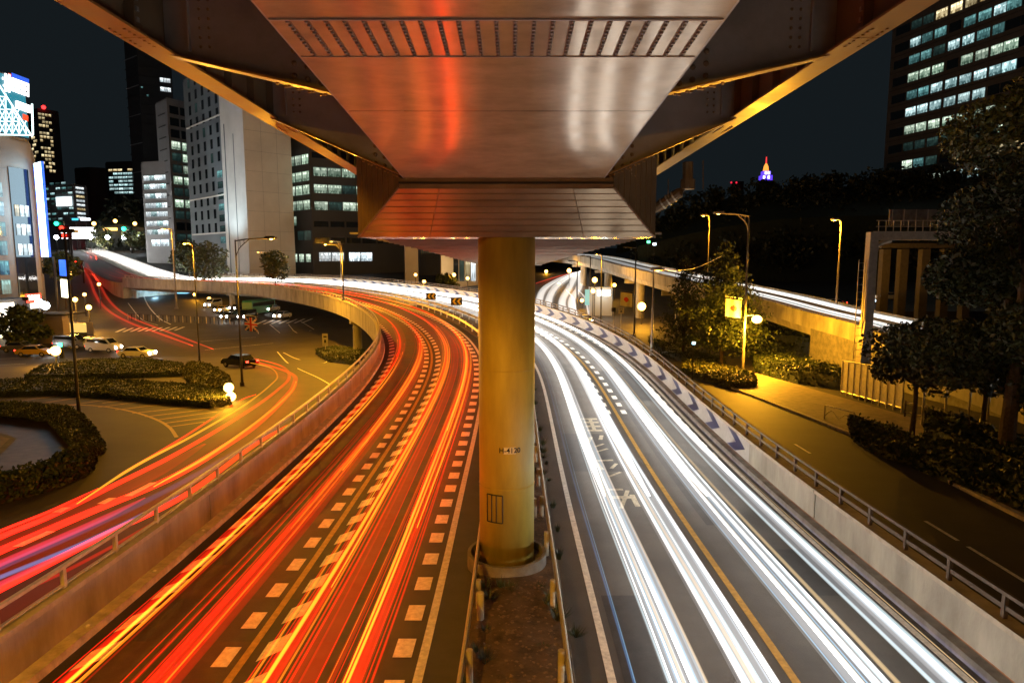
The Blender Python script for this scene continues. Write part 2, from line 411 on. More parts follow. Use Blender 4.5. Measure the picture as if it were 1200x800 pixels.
# chevrons on the inner face of the right wall
b = MB(); s = 21.
b.sweep([[rp(q, 15.993, .24), rp(q, 15.993, 1.1)] for q in rng(20.5, 150, 1.5)], wht_sheet)
while s < 149:
    for za, zb, d0, d1 in ((.26, .67, 1.3, 0.), (.67, 1.08, 0., 1.3)):
        b.add([rp(s + d0, 15.987, za), rp(s + d0 + 1.25, 15.987, za), rp(s + d1 + 1.25, 15.987, zb), rp(s + d1, 15.987, zb)], [(0, 1, 2, 3)], blue_p)
    s += 3.7
world_child(b.build('chevron_sheet'), wr)
# rails on the walls
def wall_rail(o, s0, s1, m, label, step, h, beam, name='guard_rail', base=1.25, cat='guard rail'):
    root = empty(name, rp(s0, o, base), label, cat)
    b = MB(); ss = rng(s0, s1, 1.5)
    for z0, z1, hw in beam:
        b.sweep([[rp(q, o - hw, base + z0), rp(q, o - hw, base + z1), rp(q, o + hw, base + z1), rp(q, o + hw, base + z0)] for q in ss], m, True, True)
    world_child(b.build('rail'), root)
    k = 0; s = s0 + .3; far = MB()
    while s < s1:
        t = MB(); p = rp(s, o, base + .003)
        (t if k < 90 else far).box((p.x, p.y, p.z + h / 2), (.09, .1, h), m, -FR[int(s)][3])
        if k < 90: world_child(t.build('post'), root)
        k += 1; s += step
    if far.v:
        o2 = world_child(far.build('post'), root); o2['kind'] = 'stuff'
wall_rail(-4.39, -14, 196, galv, 'pale steel rail on the coping of the left concrete wall', 2.05, .46, [(.462, .54, .05), (.06, .1, .03)])
wall_rail(16.14, -14, 196, galv_d, 'brown steel rail on the coping of the right chevron wall', 1.75, .50, [(.502, .58, .04), (.2, .3, .025)])
# rails along the median
def median_rail(o, label, m, s1):
    root = empty('guard_rail', rp(5, o), label, 'guard rail')
    b = MB(); ss = rng(-12, s1, 1.5); sd = -1 if o < 6 else 1
    b.sweep([[rp(q, o, .5), rp(q, o + sd * .05, .53), rp(q, o + sd * .02, .6), rp(q, o + sd * .06, .68), rp(q, o + sd * .02, .76), rp(q, o - sd * .02, .76), rp(q, o - sd * .03, .5)] for q in ss], m, True, True)
    world_child(b.build('rail'), root)
    s = -11
    while s < s1:
        t = MB(); p = rp(s, o - sd * .12, -.05); t.cyl(p, .07, .86, m, 10); world_child(t.build('post'), root); s += 3.2
median_rail(4.75 - .1 + .25, 'steel guard rail lit orange on the left edge of the median', galv, 150)
median_rail(7.2 - .2, 'steel guard rail on the right edge of the median beside the white trails', galv, 150)
# overpass deck beyond the embankment
root = empty('overpass', rp(100, 5.9, -1), 'curved concrete overpass carrying the road over the junction', 'overpass')
b = MB()
rsweep(b, 60, 197, [(-4.5, -.08), (-4.5, -1.0), (-3.6, -1.1), (-2.6, -1.75), (14.4, -1.75), (15.4, -1.1), (16.25, -1.0), (16.25, -.08)], concrete, True, True)
world_child(b.build('deck'), root)
for px, Y, wd, o in ((397, 94, .62, -3.2), (213, 148, .62, -3.0), (305, 118, .62, 8), (168, 170, .62, -2)):
    # pillar below the deck edge
    s = min(range(60, 197), key=lambda q: abs(rp(q, o).y - Y)); p = rp(s, o); z0 = zg(p.y)
    b = MB(); b.cyl((p.x, p.y, z0 - .2), wd, p.z - 1.76 - z0 + .2, concrete, 20); b.box((p.x, p.y, p.z - 1.55), (1.9, 1.6, .5), concrete, -FR[s][3])
    world_child(b.build('pillar', smooth=False), root)
b = MB(); rows = [[rp(q, -4.5, -.05), rp(q, 16.25, -.05), (rp(q, 16.25).x, rp(q, 16.25).y, zg(rp(q, 16.25).y) - .5), (rp(q, -4.5).x, rp(q, -4.5).y, zg(rp(q, -4.5).y) - .5)] for q in rng(197, 419, 4)]
b.sweep(rows, concrete, True, True); world_child(b.build('abutment'), root)
# ------------------------------------------------------------------ the steel viaduct overhead
GX = -.2
def gz(Y): return sum(interp(Y + q * .3, [5, 7, 9.5, 12, 14.5, 17.1, 18], [11.52, 11.42, 11.25, 11.0, 10.67, 10.165, 9.98]) for q in range(-3, 4)) / 7
def ghw(Y):
    """half width of the box girder's bottom plate"""
    Y = max(Y, 7.2); v = (gz(Y) - HC) / Y; a = math.atan(v); yy = 400 + 800 * math.tan(-a - PITCH); wpx = 570 - 1.61 * yy
    return wpx / 1600 * Y / math.cos(a) * math.cos(math.atan((yy - 400) / 800))
def ez(Y): return 11.65 - .013 * (Y - 9.5)
root = empty('viaduct', (GX, 19, -.5), 'brown steel elevated road overhead on a single round column', 'viaduct')
def vp(b, name, smooth=False): return world_child(b.build(name, smooth=smooth), root)
Y0, YC, ZT = -14, 17.0, 12.62
b = MB()
for a, c in ((Y0, 5.0), (5.0, 12.76), (12.78, YC)):
    b.sweep([[(GX - ghw(y), y, gz(y)), (GX, y, gz(y)), (GX + ghw(y), y, gz(y))] for y in rng(a, c, .5)], steel_bot)
vp(b, 'girder_bottom', True)
b = MB()
for sx in (-1, 1):
    b.sweep([[(GX + sx * (ghw(y) - .03), y, gz(y) + .004), (GX + sx * (ghw(y) + .03), y, gz(y) + .004), (GX + sx * (ghw(y) + .03), y, ZT), (GX + sx * (ghw(y) - .03), y, ZT)] for y in rng(Y0, YC, .5)], steel_web, True, True)
vp(b, 'girder_web')
# splice plate with rows of bolts (underside)
def ysol(py):
    Y = 4.
    while 8.3 + (-ray(600, py).z * -1) * Y < gz(Y): Y += .02
    return Y
b = MB(); ya, yb = ysol(22), ysol(65)
b.box((GX, ya, gz(ya) - .006), (2 * ghw(ya) - .02, .05, .03), steel_web)
b.box((GX, yb + .03, gz(yb) - .004), (2 * ghw(yb) - .02, .03, .02), steel_web)
vp(b, 'splice_plate')
for i in range(23):
    t = -1 + 2 * (i + .5) / 23; b = MB()
    q = [(GX + t * (ghw(y) - .1), y, gz(y)) for y in rng(ya + .06, yb - .03, .12)]
    b.sweep([[(x - .035, y, z + .01), (x - .035, y, z - .008), (x + .035, y, z - .008), (x + .035, y, z + .01)] for x, y, z in q], steel_dk, True, True)
    for x, y, z in q: b.cyl((x, y, z - .03), .024, .03, steel_web, 6)
    vp(b, 'bolt_strip')
XE = 5.85
for sx in (-1, 1):
    b = MB()
    xo, xi = GX + sx * XE, GX + sx * (XE - .44); q = sorted((xo, xi)); xm = GX + sx * (XE - .2)
    for a, c in ((Y0, 11.0), (11.02, 18.2), (18.22, 27.5)):
        b.hexa([(q[0], a, ez(a)), (q[1], a, ez(a)), (q[1], c, ez(c)), (q[0], c, ez(c)), (q[0], a, ez(a) + .04), (q[1], a, ez(a) + .04), (q[1], c, ez(c) + .04), (q[0], c, ez(c) + .04)], steel_fl)
    for yb_ in (11.01, 18.21):
        for k in range(2):
            for j in range(7): b.cyl((xm + sx * (.1 if k else -.12), yb_ - .42 + j * .14, ez(yb_) - .018), .024, .02, steel_fl, 6)
    vp(b, 'edge_flange')
    b = MB()
    b.hexa([(xm - .02, Y0, ez(Y0) + .04), (xm + .02, Y0, ez(Y0) + .04), (xm + .02, 27.5, ez(27.5) + .04), (xm - .02, 27.5, ez(27.5) + .04), (xm - .02, Y0, ZT), (xm + .02, Y0, ZT), (xm + .02, 27.5, ZT), (xm - .02, 27.5, ZT)], steel_dk)
    y = -12
    while y < 27:     # vertical stiffeners inside the edge beam
        b.box((xm - sx * .09, y, (ez(y) + ZT) / 2), (.16, .02, ZT - ez(y) - .1), steel_dk); y += 1.2
    for yb_ in (11.01, 18.21):
        for k in range(5):
            for j in (-.14, .14): b.box((xm - sx * .03, yb_ + j, ez(yb_) + .15 + k * .16), (.03, .07, .07), steel_web)
    vp(b, 'edge_beam')
    for yb_ in (-2.6, 4.6, 12.0, 16.9):
        b = MB(); x1 = GX + sx * (ghw(yb_) + .032); x2 = xm - sx * .03; z1 = gz(yb_) + .06; z2 = ez(yb_) + .06
        b.hexa([(x1, yb_ - .015, z1), (x2, yb_ - .015, z2), (x2, yb_ + .015, z2), (x1, yb_ + .015, z1), (x1, yb_ - .015, ZT - .02), (x2, yb_ - .015, ZT - .02), (x2, yb_ + .015, ZT - .02), (x1, yb_ + .015, ZT - .02)], steel_web)
        for k in range(3):
            for j in range(4): b.sphere((x1 + sx * (.18 + k * .22), yb_ - .02, z1 + .14 + j * .2 + k * .06), .05, steel_dk, 8)
        for k in range(2):
            for j in range(6): b.sphere((x2 - sx * (.6 + k * .15), yb_ - .02, z2 + .1 + j * .15), .03, steel_dk, 6)
        b.box((x2 - sx * .42, yb_ - .05, (z2 + ZT) / 2), (.03, .08, ZT - z2 - .04), steel_web)
        vp(b, 'bracket')
        b = MB()
        b.hexa([(x1, yb_ - .13, z1 - .035), (x2, yb_ - .13, z2 - .035), (x2, yb_ + .13, z2 - .035), (x1, yb_ + .13, z1 - .035),
                (x1, yb_ - .13, z1), (x2, yb_ - .13, z2), (x2, yb_ + .13, z2), (x1, yb_ + .13, z1)], steel_fl)
        for j in range(9): b.box((x1 + sx * (.1 + j * .1), yb_ - .06 + .12 * (j % 2), z1 - .05 + j * .1 * (z2 - z1) / abs(x2 - x1)), (.05, .05, .03), steel_fl)
        vp(b, 'bracket_flange')
b = MB(); b.hexa([(GX - 6.1, Y0, ZT + .003), (GX + 6.1, Y0, ZT + .003), (GX + 6.1, 20, ZT + .003), (GX - 6.1, 20, ZT + .003), (GX - 6.1, Y0, ZT + .3), (GX + 6.1, Y0, ZT + .3), (GX + 6.1, 20, ZT + .3), (GX - 6.1, 20, ZT + .3)], dark_conc)
vp(b, 'deck_slab')
# pier cap (haunched both in plan and in height), clad in boards
CX = -.14; YN, YF, YB = 17.02, 18.15, 20.05; zt, zb = 9.97, 8.79; wn, wf = 2.62, 3.9
b = MB()
b.hexa([(CX - wn, YN, zt), (CX + wn, YN, zt), (CX + wf, YF, zb), (CX - wf, YF, zb), (CX - wn, YN, zt + .06), (CX + wn, YN, zt + .06), (CX + wf, YF, zb + .06), (CX - wf, YF, zb + .06)], clad)
for k in range(1, 8):      # board joints on the sloping underside
    t = k / 8; y = YN + (YF - YN) * t; z = zt + (zb - zt) * t - .004; ww = wn + (wf - wn) * t
    b.box((CX, y, z), (2 * ww - .06, .022, .014), steel_dk)
for sx in (-1, 1):
    p0 = Vector((CX + sx * wn * .62, YN, zt - .006)); p1 = Vector((CX + sx * wf * .52, YF, zb - .006))
    b.tube([p0, p1], .012, steel_dk, 4)
vp(b, 'cap_haunch')
b = MB(); b.box((CX, (YF + YB) / 2, zb + .05), (2 * wf, YB - YF, .1), clad)
b.hexa([(CX - wf, YB, zb), (CX + wf, YB, zb), (CX + 4.4, YB + 1.4, zb + .1), (CX - 4.4, YB + 1.4, zb + .1), (CX - wf, YB, zb + .1), (CX + wf, YB, zb + .1), (CX + 4.4, YB + 1.4, zb + .2), (CX - 4.4, YB + 1.4, zb + .2)], clad)
vp(b, 'cap_soffit')
b = MB()
b.box((CX, YN - .02, (zt + gz(YN)) / 2 - .02), (2 * wn, .04, gz(YN) - zt + .05), clad); b.box((CX, YN - .05, gz(YN) - .11), (2 * wn, .03, .05), black_p)
vp(b, 'cap_front')
for sx in (-1, 1):
    b = MB(); A = Vector((CX + sx * wn, YN, zt)); B = Vector((CX + sx * wf, YF, zb)); C_ = Vector((CX + sx * wf, YF, 10.85)); D = Vector((CX + sx * wn, YN, 10.95))
    n = Vector((-sx * (YF - YN), 0, 0)).normalized() * .0 + Vector((sx * .0, .06, 0))
    b.hexa([A, B, B + n, A + n, D, C_, C_ + n, D + n], clad)
    for k in range(1, 8):
        t = k / 8; P = A.lerp(B, t) + Vector((0, -.008, .02)); Q = D.lerp(C_, t) + Vector((0, -.008, -.02)); b.tube([P, Q], .011, steel_dk, 4)
    b.tube([A + Vector((0, -.02, 0)), B + Vector((0, -.02, 0))], .03, steel_dk, 6)
    vp(b, 'cap_side')
    b = MB(); b.box((CX + sx * (wf - .03), (YF + YB) / 2, 9.8), (.06, YB - YF, 2.0), clad); vp(b, 'cap_end')
# column
COLX, COLY, CR = -.15, 18.93, .785
b = MB(); b.cyl((COLX, COLY, -.62), CR, zb + .62 - .003, column_m, 64); colo = vp(b, 'column', True)
for p in colo.data.polygons:
    if len(p.vertices) > 8: p.use_smooth = False
b = MB(); n = 40; zc = rp(11, 5.9).z
rows = []
for k in range(n + 1):
    a = 2 * math.pi * k / n; c, s_ = math.cos(a), math.sin(a)
    rows.append([(COLX + r * c, COLY + r * s_, z) for r, z in ((1.16, zc - .3), (1.14, zc + .42), (1.04, zc + .43), (1.03, zc + .2), (.8, zc + .17))])
b.sweep(rows, dark_conc); vp(b, 'footing_ring')
for z in (1.9, 5.2):
    b = MB(); b.tube([(COLX + (CR + .002) * math.cos(2 * math.pi * k / 40), COLY + (CR + .002) * math.sin(2 * math.pi * k / 40), z) for k in range(41)], .012, column_m, 5); vp(b, 'weld_seam')
def oncol(a, z, r=CR + .012): return Vector((COLX + r * math.sin(a), COLY - r * math.cos(a), z))
zf = lambda py: HC + ray(593, py).z * (COLY - CR)
b = MB(); a0, a1 = -.1, .33; z0, z1 = zf(532), zf(524)
m_plate = mat('number_plate', (.75, .68, .5), .5)
b.sweep([[oncol(a0 + (a1 - a0) * k / 8, z0), oncol(a0 + (a1 - a0) * k / 8, z1)] for k in range(9)], m_plate); pl = vp(b, 'number_plate')
tx = text_mesh('H-4120', .2, black_p, 'plate_number', None, .002, .004)
zc_ = (z0 + z1) / 2
for v in tx.data.vertices:
    u = v.co.x; ang = .115 + u / (CR + .02); q = oncol(ang, zc_ + v.co.y, CR + .016 + v.co.z); v.co = q
tx.parent = pl
b = MB(); z0, z1 = zf(613), zf(581)
for a in (-.74, -.55, -.37, -.14): b.tube([oncol(a, z0), oncol(a, z1)], .018, black_p, 6)
for z in (z0, z1): b.tube([oncol(-.74 + .6 * k / 8, z) for k in range(9)], .018, black_p, 6)
vp(b, 'painted_frame')
# wide box girder beyond the pier
fr2 = frames([(GX, 20.2, 9.06), (GX, 40, 8.62), (GX, 95, 7.3), (1.5, 150, 6.3), (6, 230, 6.1), (12, 320, 6.1)], 8)
b = MB(); b.sweep([[(p.x + math.cos(h) * o * k, p.y - math.sin(h) * o * k, p.z + dz) for o, dz in ((-4.85, 0), (4.85, 0), (4.85, 2.3), (-4.85, 2.3))] for p, h in fr2 for k in [min(1, .84 + max(0, p.y - 20.2) * .02)]], steel_dk, True, True); vp(b, 'box_girder')
b = MB()
for t in range(1, 30): 
    if t % 1 == 0:
        p = fpt(fr2, t * .6, 0, -.03); b.box((p.x, p.y, p.z), (9.7, .12, .06), steel_web)
vp(b, 'girder_rib')
for Y in (62, 112, 170):
    i = min(range(len(fr2)), key=lambda k: abs(fr2[k][0].y - Y)); p = fr2[i][0]
    rb = rp(min(range(0, 200), key=lambda q: abs(rp(q, 5.9).y - Y)), 5.9)
    if Y == 62: continue
    b = MB(); b.cyl((p.x + 1.5, Y, zg(Y) - .3), .9, p.z - zg(Y) + .3 - .003, concrete, 24); vp(b, 'pier', True)
# drain pipe beside the cap
b = MB(); q = [pt(806, 190, 21.6), pt(806, 216, 21.6), pt(796, 226, 21.6), pt(770, 243, 21.9), pt(745, 250, 22.0)]
b.tube(q, .16, steel_dk, 10); b.tube([q[1] + Vector((.0, 0, .15)), q[1] - Vector((0, 0, .15))], .22, steel_dk, 10)
for k in (.25, .5, .75): c = q[2].lerp(q[3], k); b.tube([c - (q[3] - q[2]) * .03, c + (q[3] - q[2]) * .03], .19, galv, 10)
b.tube([pt(824, 188, 21.6), pt(824, 222, 21.6)], .015, steel_dk, 6); b.tube([pt(783, 210, 21.6), pt(783, 236, 21.6)], .015, steel_dk, 6)
vp(b, 'drain_pipe')
# ------------------------------------------------------------------ expressway on the right, seen past the trees
EXP = [(31, -10, -1.0), (31, 10, -1.2), (31, 30, -1.2), (31.4, 50, -.5), (32.9, 62, .86), (31.9, 75, 1.6), (29.9, 88, 2.6), (24.8, 115, 4.4), (22.4, 140, 5.5), (19.6, 165, 6.9), (16.5, 200, 7.9), (10, 260, 8.3), (2, 320, 8.5)]
EXP = [(a, c, z) for a, c, z in EXP]
fe = frames(EXP, 8)
def ei(Y): 
    for i in range(len(fe) - 1):
        if fe[i][0].y <= Y <= fe[i + 1][0].y: return i + (Y - fe[i][0].y) / (fe[i + 1][0].y - fe[i][0].y)
    return 0 if Y < fe[0][0].y else len(fe) - 2
root = empty('expressway', (31, 50, -3), 'raised concrete expressway with white trails curving away behind the trees at right', 'expressway')
b = MB(); fsweep(b, fe, [(.25, 0), (8.2, 0)], asphalt2); world_child(b.build('deck_surface'), root)
b = MB(); fsweep(b, fe, [(0, -.9), (.25, -.9), (.25, .75), (0, .75)], concrete, True, True); world_child(b.build('parapet'), root)
b = MB(); fsweep(b, fe, [(8.2, -.9), (8.45, -.9), (8.45, .75), (8.2, .75)], concrete, True, True); world_child(b.build('parapet'), root)
b = MB(); k70 = int(ei(74)); fsweep(b, fe[k70:], [(.3, -.01), (8.1, -.01), (7.6, -1.9), (.9, -1.9)], concrete, True, True); world_child(b.build('girder'), root)
b = MB(); b.sweep([[(p.x + .2, p.y, p.z - .02), (p.x + 8.2, p.y, p.z - .02), (p.x + 8.2, p.y, zg(p.y) - .4), (p.x + .2, p.y, zg(p.y) - .4)] for p, h in fe[:k70 + 1]], dark_conc, True, True); world_child(b.build('embankment_wall'), root)
b = MB(); fsweep(b, fe, [(-.06, .95), (-.06, 1.0), (0.02, 1.0), (.02, .95)], galv_d, True, True)
for p, h in fe[::2]: b.tube([p + Vector((-.02, 0, .7)), p + Vector((-.02, 0, 1.0))], .03, galv_d, 6)
world_child(b.build('rail'), root)
for Y in (92, 114, 138, 164, 195):
    p = fpt(fe, ei(Y), 3.4); b = MB(); b.cyl((p.x, p.y, zg(p.y) - .3), .9, p.z - 1.9 - zg(p.y) + .3 - .003, concrete, 20); b.box((p.x, p.y, p.z - 2.25), (6.4, 1.6, .7), concrete, -.2); world_child(b.build('pier'), root)
# ------------------------------------------------------------------ light trails (long streaks of head and tail lights)
WF = glow('far_white', (1, .95, .88), 3.6); RF = glow('far_red', (1, .05, .02), 2.2)
WH = glow('streak_white', (1, .97, .93), 2.3, 1.8); WS = glow('streak_soft_white', (.93, .96, 1), .19, .8); WD = glow('streak_dim_white', (.8, .9, 1), .6, 1.8); WB = glow('streak_blue_white', (.35, .7, 1), .8, 1.8)
WY = glow('streak_warm_white', (1, .7, .35), .6); BL = glow('streak_blue', (.12, .38, .9), .3); CY = glow('streak_pale', (.7, .85, .9), .8)
RS = glow('streak_soft_red', (1, .010, .004), .28, 1.0); RD = glow('streak_red', (1, .010, .003), .95); RH = glow('streak_hot_red', (1, .008, .002), 3.2); OR = glow('streak_orange', (1, .24, .01), 1.1)
YE = glow('streak_yellow', (1, .40, .02), 2.0); PK = glow('streak_pink', (1, .04, .09), .6); VI = glow('streak_violet', (.25, .3, .8), .12)
def strand(b, P, rx, rz, m, n=8, taper=6):
    rows = []; N = len(P)
    for i, p in enumerate(P):
        d = P[min(i + 1, N - 1)] - P[max(i - 1, 0)]; d.normalize(); x = Vector((d.y, -d.x, 0)).normalized(); z = x.cross(d)
        k = min(1, (i + .3) / taper, (N - 1 - i + .3) / taper); k = k ** .6
        rows.append([p + x * math.cos(2 * math.pi * j / n) * rx * k + z * math.sin(2 * math.pi * j / n) * rz * k for j in range(n)])
    b.sweep(rows, m, True, True)
def road_line(s0, s1, o, h, st=1.6, wob=.06):
    ph, fq = random.uniform(0, 6), random.uniform(.03, .07)
    return [rp(q, o + wob * math.sin(ph + q * fq), h) for q in rng(s0, s1, st)]
def trail(label, group, items, ref=None):
    b = MB()
    for it in items:
        if it[0] == 'r': _, s0, s1, o, h, rx, rz, m = it; strand(b, road_line(s0, s1, o, h), rx, rz, m)
        else: _, P, rx, rz, m = it; strand(b, P, rx, rz, m)
    o = b.build('light_trail', smooth=True)
    return tag(o, label, 'light trail', group)
U = random.uniform
def bundle(o0, o1, h, n, mats, s0, s1, r=(.012, .06)):
    out = []
    for i in range(n):
        rr = U(*r); out.append(('r', s0 + U(-3, 0), s1 + U(-6, 6), o0 + (o1 - o0) * (i + .5) / n + U(-.03, .03), h + U(-.14, .14), rr, rr, mats[i % len(mats)]))
    return out
WE = 405
gW = 'white headlight streaks on the right carriageway'
trail('broad white headlight streak nearest the column on the right carriageway', gW,
      bundle(8.88, 9.55, .68, 14, [WH, CY, WD, WH, WB, WD, WY], -14, WE) + [('r', -14, WE, 9.2, .66, .36, .08, WS), ('r', -14, WE, 9.05, .66, .16, .06, WS), ('r', -14, WE, 9.38, .64, .14, .06, WS), ('r', 15, WE, 9.15, .68, .22, .08, WF), ('r', 52, WE, 9.2, .7, .4, .1, WF)])
trail('thin blue streak between the column and the white headlight streaks', gW, [('r', -14, 75, 8.22, .5, .03, .03, BL), ('r', -14, 60, 8.3, .5, .014, .014, WB)])
trail('white headlight streak just left of the yellow line on the right carriageway', gW,
      bundle(10.25, 10.98, .68, 14, [CY, WH, WD, WB, WH, WD, WY, CY], -14, WE) + [('r', -14, WE, 10.6, .64, .4, .08, WS), ('r', -14, WE, 10.45, .66, .16, .06, WS), ('r', -14, WE, 10.82, .64, .15, .06, WS), ('r', 15, WE, 10.6, .68, .25, .08, WF), ('r', 52, WE, 10.6, .7, .45, .1, WF)])
trail('white headlight streak just right of the yellow line on the right carriageway', gW,
      bundle(12.27, 13.05, .68, 14, [WB, WH, WD, CY, WH, WD, WY], -14, WE) + [('r', -14, WE, 12.65, .64, .42, .08, WS), ('r', -14, WE, 12.45, .66, .16, .06, WS), ('r', -14, WE, 12.88, .64, .16, .06, WS), ('r', 15, WE, 12.75, .68, .24, .08, WF), ('r', 52, WE, 12.7, .7, .42, .1, WF)])
trail('narrow bright white headlight streak nearest the right wall', gW,
      bundle(14.0, 14.42, .68, 6, [CY, WH, WD, WH, WB], -14, WE) + [('r', -14, WE, 14.2, .64, .28, .08, WS), ('r', -14, WE, 14.2, .66, .12, .06, WS), ('r', 15, WE, 14.25, .68, .2, .08, WF), ('r', 52, WE, 14.2, .7, .35, .1, WF)])
trail('faint brown and violet streaks along the kerb of the right wall', gW, [('r', -12, 60, 15.2, .5, .05, .03, VI), ('r', -12, 50, 15.45, .6, .02, .02, glow('streak_brown', (1, .3, .08), .18)), ('r', -12, 45, 14.95, .5, .015, .015, WY)])
def threads(c, wd, n, s1):
    return [('r', -12 + U(0, 20) * (k % 3 == 2), s1 + U(-8, 10), c + U(-wd, wd), U(.5, .9), U(.008, .03), .012, (RD, RS, RD, OR, RD, RS, RD)[k % 7]) for k in range(n * 2 // 3)]
gR = 'red tail light streaks on the left carriageway'
trail('red and yellow tail light streak nearest the left wall', gR,
      [('r', -12, 62, -2.72, .62, .13, .06, RD), *threads(-2.6, .3, 9, 55), ('r', -12, 44, -2.6, .62, .05, .04, YE), ('r', -4, 46, -2.45, .6, .04, .03, OR), ('r', 6, 50, -2.3, .7, .16, .06, RS), ('r', 12, 52, -2.75, .72, .07, .04, OR), ('r', 17, 46, -2.25, .66, .05, .03, YE), ('r', 40, 270, -2.4, .7, .3, .08, RS), ('r', 44, 230, -2.7, .7, .06, .04, RH), ('r', 28, 120, -2.5, .7, .08, .05, RH)])
trail('broad translucent red tail light streak left of the centre line', gR,
      [('r', -12, 60, -.9, .62, .24, .06, RD), *threads(-.95, .45, 12, 56), ('r', -12, 55, -1.05, .55, .1, .04, RD), ('r', -12, 60, -.6, .6, .12, .05, RS), ('r', 12, 50, -.85, .66, .07, .04, OR), ('r', 18, 54, -.75, .66, .05, .03, YE), ('r', 24, 50, -.95, .66, .06, .03, YE), ('r', -12, 40, -1.4, .6, .05, .04, RS), ('r', 46, 270, -1.0, .7, .32, .08, RS), ('r', 28, 130, -.9, .7, .1, .05, RH)])
trail('red tail light streak with yellow threads right of the centre line', gR,
      [('r', -12, 64, 1.2, .6, .2, .06, RD), *threads(1.2, .4, 12, 60), ('r', -12, 55, .95, .66, .03, .03, OR), ('r', -2, 58, 1.2, .66, .06, .04, YE), ('r', 8, 60, 1.45, .7, .05, .03, YE), ('r', 14, 66, 1.05, .7, .045, .03, YE), ('r', 22, 62, .85, .66, .06, .03, OR), ('r', 48, 270, 1.3, .7, .35, .08, RS), ('r', -10, 70, 1.65, .5, .1, .05, RS), ('r', 60, 250, 1.1, .7, .06, .04, RH), ('r', 14, 130, 1.2, .7, .13, .05, RH)])
trail('red tail light streak with a hot yellow core nearest the right edge dashes', gR,
      [('r', -12, 72, 2.8, .62, .22, .06, RD), *threads(2.75, .4, 12, 66), ('r', -12, 66, 2.72, .66, .035, .03, YE), ('r', 3, 70, 2.7, .66, .05, .04, YE), ('r', 12, 74, 2.95, .7, .05, .03, YE), ('r', 20, 78, 2.5, .66, .05, .03, OR), ('r', 24, 74, 2.75, .7, .07, .03, YE), ('r', -12, 60, 2.3, .5, .05, .03, RS), ('r', -12, 50, 3.1, .5, .03, .03, RD), ('r', 60, 270, 2.7, .7, .35, .08, RS), ('r', 70, 260, 3.0, .7, .06, .04, RH), ('r', 13, 140, 2.7, .7, .15, .05, RH), ('r', 12, 60, 2.6, .7, .1, .05, glow('streak_deep_red', (1, .006, .001), 9.))])
trail('faint red haze of tail lights between the two streaks of the right lane', gR, [('r', -12, 60, 1.95, .55, .2, .05, RS), ('r', -12, 66, 2.1, .6, .02, .02, RD), ('r', -12, 30, 1.8, .5, .03, .02, RS)])
RD2 = glow('side_red', (1, .012, .006), 4.0, 1.5); OR2 = glow('side_orange', (1, .25, .02), 1.1)
# left side street
def side(px_list, h=.62, n=7): return catmull([at(x, y, h) for x, y in px_list], n)
gS = 'tail light streaks in the side street'

trail('upper red and yellow streak sweeping round the hatched corner of the side street', gS,
      [('p', side([(-60, 660), (0, 629), (60, 604), (130, 570), (215, 527), (290, 482), (325, 457), (339, 441), (328, 428), (290, 418)]), 0.170, 0.075, RD2),
       ('p', side([(-60, 650), (0, 622), (60, 598), (115, 572)]), 0.085, 0.045, RD2),
       ('p', side([(90, 590), (160, 545), (230, 508), (290, 472), (318, 450), (325, 440), (315, 430), (283, 423)]), 0.085, 0.060, YE),
       ('p', side([(140, 556), (215, 512), (280, 470), (300, 462)]), 0.085, 0.045, RD2)])
trail('middle pinkish red streak across the side street', gS,
      [('p', side([(-60, 672), (0, 645), (100, 602), (200, 560), (260, 525), (300, 498), (330, 470), (345, 450), (340, 437), (300, 424), (275, 420)]), 0.238, 0.075, RD2),
       ('p', side([(-60, 655), (0, 632), (90, 596), (170, 560), (240, 520)]), 0.442, 0.075, RS), ('p', side([(-60, 690), (0, 660), (110, 612), (170, 583)]), 0.170, 0.075, PK),
       ('p', side([(180, 570), (250, 530), (310, 487), (340, 460), (347, 447)]), 0.102, 0.060, YE)])
trail('lowest red and blue streaks of the side street beside the concrete wall', gS,
      [('p', side([(-60, 720), (0, 690), (120, 628), (220, 578), (300, 520), (360, 486)]), 0.153, 0.075, RD2), ('p', side([(-60, 693), (0, 664), (100, 620), (200, 572), (290, 522), (345, 488)]), 0.170, 0.075, VI),
       ('p', side([(-60, 700), (0, 676), (110, 630), (210, 580)]), 0.085, 0.060, BL), ('p', side([(0, 705), (90, 662), (180, 612), (260, 560)]), 0.068, 0.045, RS),
       ('p', side([(-60, 713), (0, 684), (110, 633), (180, 600)]), 0.119, 0.060, PK)])
# far: red trails of the surface road beside the overpass
def far(P, h=.6): return catmull([at(x, y, h) for x, y in P], 8)
trail('long red streak coming down the far hill to the zebra crossing', 'distant streaks on the hill road',
      [('p', far([(84, 290), (92, 305), (104, 325), (112, 345), (125, 362), (150, 377), (185, 390), (226, 405)]), .35, .12, RF), ('p', far([(90, 288), (100, 306), (115, 330), (128, 352), (150, 370), (200, 390), (250, 409)]), .3, .12, RF),
       ('p', far([(88, 292), (98, 308), (106, 322)]), .15, .1, RF)])
trail('short red streaks on the far hill road between the two directions', 'distant streaks on the hill road',
      [('p', far([(92, 284), (106, 293), (114, 306), (124, 318), (134, 326)]), .3, .12, RF), ('p', far([(92, 286), (102, 295), (108, 305), (118, 318), (128, 328)]), .25, .1, RF)])
trail('dense white headlight streaks pouring down the far hill road to the overpass', 'distant streaks on the hill road',
      [('r', 225, 417, 8.5 + k * 1.0, .8, .5, .15, WF) for k in range(7)])
